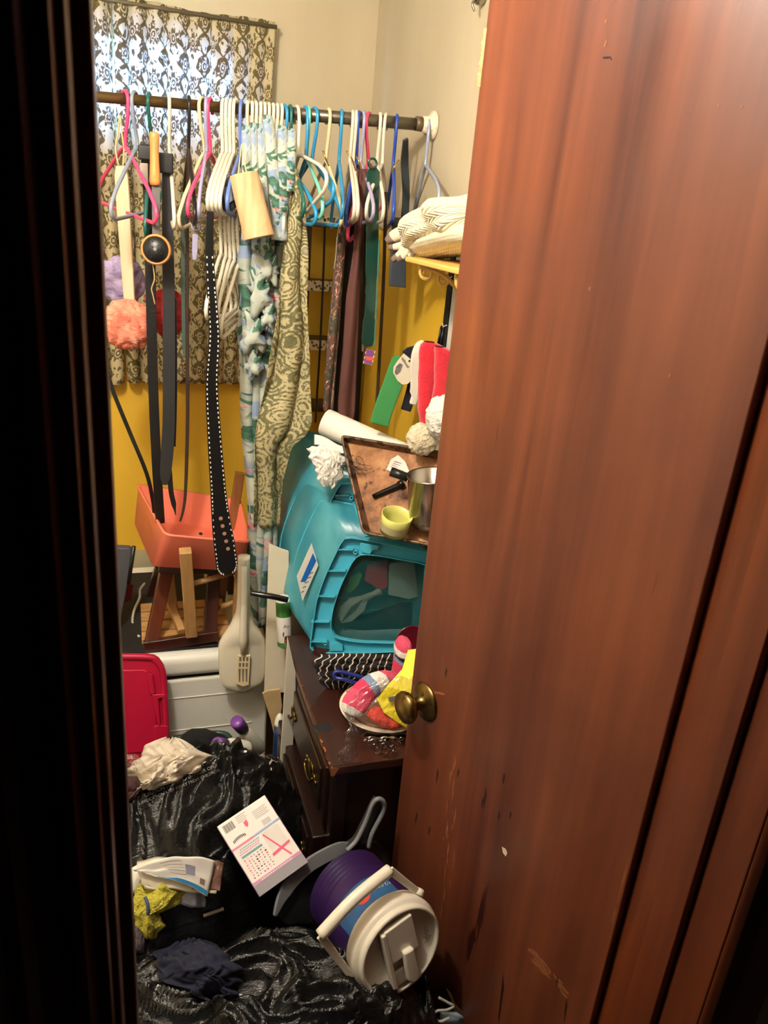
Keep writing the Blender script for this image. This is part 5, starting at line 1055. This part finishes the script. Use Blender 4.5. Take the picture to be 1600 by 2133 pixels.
# laundry basket with clothes
BK = M('dark_green_plastic_rim', (30, 62, 50), .4); bk = root('laundry_basket', (.10, 1.88, 0), 'low basket with a dark green rim in front of the freezer', 'basket')
q4 = [A(340, 1516, 2.02), A(478, 1532, 2.02), A(500, 1580, 1.75), A(300, 1600, 1.72)]; q4 = [V((p.x, p.y, .30)) for p in q4]
MB().tube(rounded(q4, .05, 5), .008, 8, closed=True).build('rim', BK, bk, smooth=True)
lp = rounded(q4, .05, 5); c4 = sum(q4, V())/4; lo_ = [V((c4.x+(p.x-c4.x)*.85, c4.y+(p.y-c4.y)*.85, .01)) for p in lp]; n = len(lp)
MB().add(lp+lo_, [(k, (k+1) % n, n+(k+1) % n, n+k) for k in range(n)]+[tuple(range(n, 2*n))]).build('basket_wall', M('grey_basket', (92, 96, 92), .6), bk, solid=.003)
crumple('black_shirt', 'black crumpled shirt in the basket below the freezer', 'clothing', M('black_cotton', (18, 17, 18), .95), [(1518, 400, 428), (1530, 380, 462), (1550, 370, 480), (1575, 372, 500), (1590, 380, 500)], 1.84, 1.2, .012, .06, 30, 24, 4)
crumple('beige_trousers', 'pale beige bundled trousers at the foot of the magenta lid', 'clothing', M('beige_cotton', (206, 194, 176), .9, .06), [(1538, 345, 372), (1552, 305, 400), (1575, 292, 440), (1600, 268, 420), (1625, 262, 370), (1645, 255, 320)], 1.70, 6.1, .020, .05, 60, 50, 4, on=on, jag=14)
crumple('clear_wrapper', 'crinkled clear wrapper beside the magenta lid', 'wrapper', CLR.m, [(1570, 262, 282), (1590, 255, 300), (1612, 255, 310)], 1.60, 3.4, .012, .02, 24, 24, 9, solid=.0005, on=on)
crumple('maroon_cloth', 'dark maroon cloth at the door frame below the beige trousers', 'clothing', M('maroon_cotton', (62, 34, 36), .9), [(1618, 240, 285), (1640, 240, 300), (1668, 240, 275)], 1.48, 2.4, .01, .03, 20, 16, 4, on=on)
PUR = M('purple_plastic', (116, 66, 150), .35); GRC = M('green_collar', (110, 170, 96), .4)
def bottle(label, base, tip, r):
    t = root('spray_bottle', base, label, 'bottle'); ax_ = (tip-base); L = ax_.length; ax_.normalize()
    MB().lathe([(r*.9, 0), (r, .01), (r, L*.55), (r*.7, L*.68), (r*.62, L*.72)], base, ax_, 20).build('body', M('white_bottle', (230, 226, 214), .35, .04) if 'white_bottle' not in bpy.data.materials else bpy.data.materials['white_bottle'], t, smooth=True)
    MB().lathe([(r*.74, L*.70), (r*.74, L*.76)], base, ax_, 20).build('collar', GRC, t, smooth=True)
    MB().lathe([(r*.82, L*.76), (r*.86, L*.97), (r*.78, L), (0, L*1.005)], base, ax_, 20).build('cap', PUR, t, smooth=True)
bottle('white bottle with a purple cap pointing up by the freezer', A(540, 1560, 1.86), A(492, 1502, 1.80), .022)
bottle('white bottle with a purple cap lying half under the black shirt', A(515, 1560, 1.72), A(450, 1550, 1.66), .022)
# ------------------------------------------------------------------ white craft box
bc = A(545, 1778, 1.5); bn = (-(bc-CAM).normalized()+V((0, 0, .10))).normalized()
for k_ in range(80):
    bc = A(545, 1778, 1.5-.006*k_)
    if all((aP(x, y, bc, bn)-CAM).length < (hit(x, y, .05, V((9, 9, 9)))-CAM).length for x, y in ((452, 1722), (551, 1656), (641, 1796), (567, 1906), (500, 1690), (505, 1810))): break
B_ = lambda x, y, o=0: aP(x, y, bc, bn)+bn*o
bx = root('craft_box', B_(565, 1905, -.04), 'white and pink craft kit box leaning on the black bags, print upside down', 'box')
c8 = [B_(452, 1722), B_(551, 1656), B_(641, 1796), B_(567, 1906)]; c8 = [c8[0], c8[1], c8[2], c8[0]+(c8[2]-c8[1])]
BXW = M('box_white_card', (236, 228, 222), .4, .02); MB().prism([p for p in c8], -bn*.045).build('carton', BXW, bx, bevel=.0015)
uu = c8[1]-c8[0]; vv = c8[3]-c8[0]
def bp(u, v, o=.0004): return c8[0]+uu*u+vv*v+bn*o
def patch(name, pts, mat, o=.0004, par=None): return MB().prism([bp(u, v, o) for u, v in pts], bn*.0003).build(name, mat, par or bx)
rect = lambda a, b, c, d: ((a, b), (c, b), (c, d), (a, d))
PK = M('pink_ink', (228, 128, 160), .5); MAU = M('mauve_print', (196, 140, 176), .5); TQ = M('teal_print', (108, 160, 160), .5); GRY = M('pale_grey_print', (196, 190, 186), .6); HOT = M('hot_pink_ribbon', (232, 92, 130), .5); BKI = M('black_print', (50, 46, 48), .6); SIL = M('silver_print', (150, 146, 152), .4)
patch('pink_stripe', ((0, .345), (.45, .345), (.45, .37), (0, .37)), PK); patch('blue_stripe', ((.45, .345), (1, .335), (1, .36), (.45, .37)), M('pale_blue_print', (150, 170, 206), .5))
patch('print_panel', rect(.04, .38, .97, .83), M('panel_print', (238, 226, 220), .5), .0002)
for k in range(12): patch('barcode_bar', rect(.07+k*.017, .04, .07+k*.017+(.010 if k % 3 else .006), .14), BKI)
for k in range(4): patch('text_line', rect(.34, .03+k*.026, .54-.03*(k % 2), .042+k*.026), GRY)
for k in range(5): patch('text_line', rect(.64, .09+k*.024, .92-.03*(k % 2), .100+k*.024), GRY)
patch('logo_mark', ((.42, .14), (.50, .13), (.49, .19), (.45, .22), (.42, .19)), HOT)
patch('mandrel_label', rect(.70, .25, .86, .32), GRY)
text('lettering', 'GALAXY', .026, bp(.52, .93, .0006), -uu, -vv, WHITE, bx); patch('title_band', rect(.0, .87, 1, 1), SIL)
patch('purple_band', rect(0, .825, 1, .868), MAU); 
for k in range(17): patch('band_letter', rect(.18+k*.038, .838, .18+k*.038+.020, .857), WHITE, .0007)
for k in range(10): patch('brand_letter', rect(.10+k*.026, .245+.01*((k-5)**2)/12, .10+k*.026+.016, .28+.01*((k-5)**2)/12), BKI)
for r_ in range(3):
    for k in range(12): patch('heading_letter', rect(.12+k*.034-.02*r_, .395+r_*.028, .12+k*.034+.022-.02*r_, .413+r_*.028), MAU if r_ else TQ)
patch('teal_ribbon', rect(.08, .485, .50, .515), TQ)
random.seed(11)
sm_ = [BKI, MAU, TQ, HOT, GRY, SIL]
for r_ in range(8):
    for k in range(7):
        u0, v0 = .08+k*.066+random.uniform(-.006, .006), .535+r_*.034; w_, h_ = random.uniform(.025, .05), random.uniform(.016, .028)
        patch('sticker_print', ((u0, v0+h_*.3), (u0+w_*.5, v0), (u0+w_, v0+h_*.5), (u0+w_*.4, v0+h_)), random.choice(sm_))
gfp = patch('package_picture', rect(.58, .385, .92, .70), M('parcel_grey', (222, 214, 206), .5), .0005)
patch('ribbon_print', ((.585, .41), (.61, .40), (.86, .80), (.83, .81)), HOT, .0009); patch('ribbon_print', ((.56, .665), (.94, .635), (.94, .665), (.56, .70)), HOT, .0012)
sd = [c8[0], c8[3]]; MB().prism([c8[0]-uu.normalized()*.0004-bn*.002, c8[3]-uu.normalized()*.0004-bn*.002, c8[3]-uu.normalized()*.0004-bn*.043, c8[0]-uu.normalized()*.0004-bn*.043], -uu.normalized()*.0004).build('side_print', M('galaxy_side_print', (150, 120, 170), .4, .5, 30), bx)
MB().prism([c8[1]+uu.normalized()*.0004-bn*.004, c8[2]+uu.normalized()*.0004-bn*.004, c8[2]+uu.normalized()*.0004-bn*.040, c8[1]+uu.normalized()*.0004-bn*.040], uu.normalized()*.0004).build('side_print', M('pink_side_print', (206, 110, 160), .4, .5, 30), bx)
# ------------------------------------------------------------------ mail and towel
def sheetpile(name, label, cat, quad, lift, mat, curl, th=.003):
    Q4 = [hit(q[0], q[1], lift, A(*q)) for q in quad]
    def f(u, v):
        p = lerp(lerp(Q4[0], Q4[1], u), lerp(Q4[3], Q4[2], u), v); p.z += curl*math.sin(math.pi*u)*(1-.5*v)+.006*noise.noise(V((u*4, v*4, curl*99))); return p
    o = MB().grid(f, 24, 16, 1, 1).build(name, mat, smooth=True, solid=th); tag(o, label, cat); return o, f
NEWS = M('newsprint', (222, 212, 190), .85, .04)
sheetpile('mail_stack', 'stack of folded papers under the top leaflet at the left', 'papers', ((285, 1800, 1.20), (455, 1796, 1.22), (448, 1862, 1.14), (300, 1850, 1.12)), .03, NEWS, .014, .022)
ad, _ = sheetpile('catalogue_page', 'glossy catalogue page with red pictures sticking out right of the leaflet', 'catalogue', ((400, 1790, 1.21), (466, 1796, 1.21), (458, 1856, 1.15), (400, 1850, 1.15)), .036, M('catalogue_print', (150, 110, 96), .4, .7, 60), .004, .002)
lf, ff = sheetpile('leaflet', 'white printed leaflet with a blue stripe lying on the papers', 'leaflet', ((276, 1812, 1.18), (448, 1792, 1.20), (432, 1868, 1.12), (320, 1826, 1.13)), .050, M('leaflet_paper', (230, 224, 216), .6, .02), .022, .0012)
def onf(u, v, o=.0016): return ff(u, v)+V((0, -.5, 1)).normalized()*o
def fpatch(u0, v0, u1, v1, mat, name):
    MB().grid(lambda u, v: onf(lerp(u0, u1, u), lerp(v0, v1, v)), 10, 3).build(name, mat, lf, smooth=True)
fpatch(.10, .86, .98, .97, M('blue_band_print', (56, 140, 196), .5), 'blue_band'); fpatch(.62, .30, .76, .62, M('grey_stamp_print', (150, 148, 166), .6), 'grey_square')
for k in range(6): fpatch(.30+.02*k, .18+k*.11, .58+.01*k, .21+k*.11, GRY, 'text_line')
fpatch(.84, .62, .92, .80, M('seal_print', (150, 120, 110), .6), 'round_seal')
crumple('folded_brochure', 'curled brochure with a purple picture below the leaflet', 'brochure', M('brochure_print', (176, 178, 190), .35, .5, 14), [(1822, 306, 330), (1840, 322, 380), (1856, 328, 424), (1876, 360, 430), (1890, 396, 428)], 1.10, 4.0, .003, .01, 30, 20, 3, on=on)
crumple('white_envelope', 'white envelope folded against the dark door frame', 'envelope', M('envelope_white', (226, 222, 212), .7, .02), [(1794, 300, 320), (1812, 268, 318), (1840, 262, 300), (1860, 262, 290)], 1.13, 5.0, .004, .008, 20, 16, 3, on=on)
TOW = M('yellow_terry', (204, 192, 70), .95, .12, 30, bump=(240, .9))
tw = crumple('yellow_towel', 'mustard yellow terry towel under the mail with a blue stripe', 'towel', TOW, [(1838, 290, 350), (1860, 276, 392), (1885, 274, 372), (1905, 274, 332), (1930, 282, 345), (1955, 300, 322)], 1.07, 2.2, .014, .03, 50, 46, 4, on=on, jag=10)
MB().tube(spline([hit(302, 1868, .055), hit(308, 1885, .06), hit(308, 1905, .055)], 4), .0035, 6).build('blue_stripe', M('slate_blue_cord', (70, 84, 120), .8), tw, smooth=True)
crumple('grey_lint_cloth', 'grey fuzzy cloth below the yellow towel at the door frame', 'cloth', M('grey_fuzz', (92, 78, 84), .95, .2, 40, bump=(200, .8)), [(1920, 262, 290), (1945, 262, 302), (1985, 262, 300)], 1.0, 7.0, .008, .02, 20, 16, 4, on=on)
crumple('navy_cloth', 'navy blue cloth stuffed in the mouth of the foreground trash bag', 'cloth', M('navy_cotton', (20, 23, 46), .9, .1), [(1958, 370, 430), (1980, 330, 470), (2010, 322, 495), (2040, 345, 505), (2062, 400, 490), (2078, 430, 475)], .90, 3.9, .022, .02, 60, 50, 3.5, on=on, jag=26)
tag(MB().bar(hit(424, 1908, .006), hit(466, 1893, .006), .007, .005).build('stick_scrap', M('grey_stick', (140, 128, 116), .7), bevel=.001), 'short grey stick on the bag below the leaflet', 'stick')
# ------------------------------------------------------------------ grey dustpan
DPG = M('grey_dustpan_plastic', (116, 118, 122), .4, .05); DPD = M('dark_grey_dustpan', (34, 34, 36), .45)  # darker grey has the black shade inside the pan put into it
dp = root('dustpan', A(600, 1900, 1.190), 'grey plastic dustpan with its handle up, leaning on the dresser', 'dustpan')
arc = [(572, 1908, 1.150), (588, 1868, 1.170), (612, 1832, 1.190), (650, 1798, 1.210), (700, 1772, 1.230), (726, 1770, 1.240)]
pa_ = spline([A(*q) for q in arc], 6); m = len(pa_)
MB().ribbon(pa_, [.006+.026*min(1, i/8) for i in range(m)], .008, V((.45, -.8, .4))).build('lip', DPG, dp, bevel=.002)
inner = [A(600, 1905, 1.130), A(640, 1850, 1.150), A(700, 1810, 1.170), (A(760, 1790, 1.190)), A(800, 1800, 1.190)]
pan = pa_[::6]+[A(745, 1758, 1.250), A(782, 1765, 1.250), A(806, 1790, 1.240), A(812, 1830, 1.220), A(760, 1850, 1.210), A(660, 1930, 1.180), A(600, 1935, 1.170)]
MB().prism([p+V((.0, .012, -.006)) for p in pan], V((.02, .03, -.02))).build('pan', DPD, dp, bevel=.003)
hp = spline([A(722, 1772, 1.240), A(746, 1750, 1.250), A(766, 1712, 1.260), A(782, 1678, 1.270), A(790, 1666, 1.275)], 6)
MB().ribbon(hp, [.030]*4+[.026]*8+[.026]*13, .016, V((.4, -.9, .2))).build('handle', DPD, dp, bevel=.005)
MB().tube(spline([A(722, 1772, 1.230), A(742, 1752, 1.240), A(762, 1712, 1.250), A(776, 1676, 1.255), A(788, 1664, 1.255), A(800, 1672, 1.255), A(798, 1692, 1.255), A(776, 1735, 1.245), A(768, 1765, 1.240)], 6), .0055, 8).build('handle_rim', DPG, dp, smooth=True)
# ------------------------------------------------------------------ jug cooler
CL, CB = A(830, 1974, 1.00), A(728, 1858, 1.18); ca = (CL-CB).normalized(); ch_ = (CL-CB).length
CWH = M('dirty_cooler_white', (232, 222, 204), .38, .05, 7, dirt=((150, 122, 88), 16, .66)); PURD = M('purple_cooler', (44, 20, 72), .35, .06)
co = root('jug_cooler', CB-V((0, 0, .1)), 'purple jug cooler with a white lid and bail handle lying by the door', 'cooler')
R0 = .096
pb_ = [(R0*.80, -.02), (R0*.92, -.012)]
for k in range(5): pb_ += [(R0*.95, -.008+k*.012), (R0*.90, -.003+k*.012), (R0*.90, .001+k*.012), (R0*.95, .0035+k*.012)]
pb_ += [(R0*.95, .06), (R0*.95, ch_-.036)]
MB().lathe(pb_, CB, ca, 48).build('body', PURD, co, smooth=False, bevel=.001)
MB().lathe([(R0*.97, ch_-.040), (R0*1.0, ch_-.037), (R0*1.02, ch_-.012), (R0*1.0, ch_-.004), (R0*.90, ch_)], CB, ca, 48, cap=False).build('collar', CWH, co, smooth=True)
lid = MB().lathe([(R0*.92, ch_-.004), (R0*.955, ch_+.002), (R0*.955, ch_+.010), (R0*.92, ch_+.014), (R0*.87, ch_+.012), (R0*.85, ch_+.004), (0, ch_+.003)], CB, ca, 48, cap=False).build('lid', CWH, co, smooth=True)
lu = (A(845, 2060, 1)-A(826, 1880, 1)); lu = (lu-ca*lu.dot(ca)).normalized(); lr = ca.cross(lu)
lr = lr if lr.x > 0 else -lr
def LP(a, b, o=0): return CB+ca*(ch_+.003+o)+lr*a+lu*b
def slabL(pts, o0, h, name, bev=.003): return MB().prism([LP(a, b, o0) for a, b in pts], ca*h).build(name, CWH, lid, bevel=bev)
slabL(((-.030, -.068), (.034, -.072), (.038, .010), (-.028, .010)), 0, .014, 'spout_bridge'); slabL(((-.034, .036), (.028, .036), (.030, .070), (-.030, .072)), 0, .010, 'lower_bridge')
slabL(((-.038, -.066), (-.028, -.066), (-.024, .070), (-.036, .066)), 0, .016, 'ridge')
slabL(((-.004, -.010), (.020, -.008), (.024, .055), (.018, .070), (.002, .070), (-.006, .055)), .012, .014, 'pour_spout', .005)
text('embossed_name', 'igloo', .020, LP(.062, .006, .002), lu*-1, ca.cross(lu*-1), M('relief_shade_cream', (168, 150, 118), .5), lid)  # flat letters; shading of the relief is put into a darker cream
# label on the body
lx = frame(ca)[0]; ly = ca.cross(lx)
def wrap(a0, a1, h0, h1, r, mat, name, par):
    x, y, z = frame(ca)
    return MB().grid(lambda u, v: CB+ca*lerp(h0, h1, v)+(x*math.cos(lerp(a0, a1, u))+y*math.sin(lerp(a0, a1, u)))*r, 24, 2).build(name, mat, par, smooth=True, fix=False)
x_, y_, z_ = frame(ca); tdir = (A(770, 1870, 1.05)-A(826, 1972, 1.05)); tdir = (tdir-ca*tdir.dot(ca)).normalized(); a_mid = math.atan2(tdir.dot(y_), tdir.dot(x_))
lbl = wrap(a_mid-.75, a_mid+.75, ch_-.105, ch_-.040, R0*.955, M('blue_label_print', (40, 84, 130), .4, .25, 20), 'label', co)
def wp(a, h): return CB+ca*h+(x_*math.cos(a)+y_*math.sin(a))*(R0*.96)
MB().grid(lambda u, v: wp(a_mid+.16*math.cos(6.2832*u)*v, ch_-.066+.013*math.sin(6.2832*u)*v), 20, 3).build('red_logo', M('red_logo_print', (200, 60, 50), .4), lbl, smooth=True, fix=False)
tn_ = (wp(a_mid, 0)-CB).normalized(); tt = (wp(a_mid+.01, 0)-wp(a_mid-.01, 0)).normalized()
sgn = 1 if tt.cross(ca).dot(tn_) > 0 else -1
text('lettering', 'Igloo', .017, wp(a_mid, ch_-.066)+tn_*.001, tt*sgn, ca, WHITE, lbl)
tn2 = (wp(a_mid-sgn*.5, 0)-CB).normalized(); tt2 = (wp(a_mid-sgn*.5+.01, 0)-wp(a_mid-sgn*.5-.01, 0)).normalized()*sgn
text('lettering', '1/2 GAL', .011, wp(a_mid-sgn*.5, ch_-.066)+tn2*.001, tt2, ca, WHITE, lbl)
HW = M('handle_white', (232, 222, 202), .35, .04, dirt=((120, 100, 74), 30, .66))
g0, g1 = A(667, 1948, .995), A(812, 1812, 1.05)
MB().tube(spline([g0, lerp(g0, g1, .5)+V((-.004, -.004, .014)), g1], 8), [.012]*17, 12).build('grip', HW, co, smooth=True)
for a, b, w_ in ((g0, LP(-.088, .052, -.022), .008), (g1, LP(.080, -.062, -.030), .008)):
    MB().ribbon([a, lerp(a, b, .5), b], [.016, .014, .014], .006, ca).build('bail_arm', HW, co, bevel=.002)
    MB().lathe([(.010, -.004), (.010, .006), (.006, .009)], b, (b-CL).normalized(), 14).build('pivot', HW, co, smooth=True)
# ------------------------------------------------------------------ scraps at the foot of the door
crumple('paper_packet', 'torn pale blue and white packet at the foot of the door', 'packet', M('pale_blue_packet', (168, 186, 204), .5, .15), [(2108, 918, 950), (2120, 916, 968), (2160, 912, 975)], 1.0, 2.0, .006, .02, 20, 16, 4)
tag(MB().prism([A(x, y, 1.0) for x, y in ((930, 2060), (941, 2072), (950, 2094), (966, 2112), (966, 2125), (948, 2122), (944, 2095))], (0, .002, 0)).build('cardboard_tongue', M('brown_card', (176, 132, 88), .8)), 'curled brown cardboard strip by the pale blue packet', 'cardboard')
rodlet('white_string', 'loop of grey-white string beside the pale blue packet', 'string', [A(914, 2078, .985), A(932, 2088, .98), A(945, 2096, .975), A(930, 2104, .97), A(910, 2106, .97), A(905, 2118, .965), A(916, 2128, .96), A(936, 2120, .96)], .0028, M('grey_string', (170, 166, 156), .8), 6)
bk2 = tag(MB().prism([A(x, y, .99) for x, y in ((984, 2092), (1004, 2140), (1010, 2175), (965, 2175), (972, 2118))], (0, .014, 0)).build('blue_booklet', M('blue_cover', (30, 62, 140), .4, .1), bevel=.001), 'blue booklet corner standing at the foot of the door', 'booklet')
MB().prism([A(x, y, .9895) for x, y in ((984, 2092), (986, 2092), (1013, 2150), (1012, 2175), (1009, 2175))], (0, .012, 0)).build('white_page_edge', WHITE, bk2)
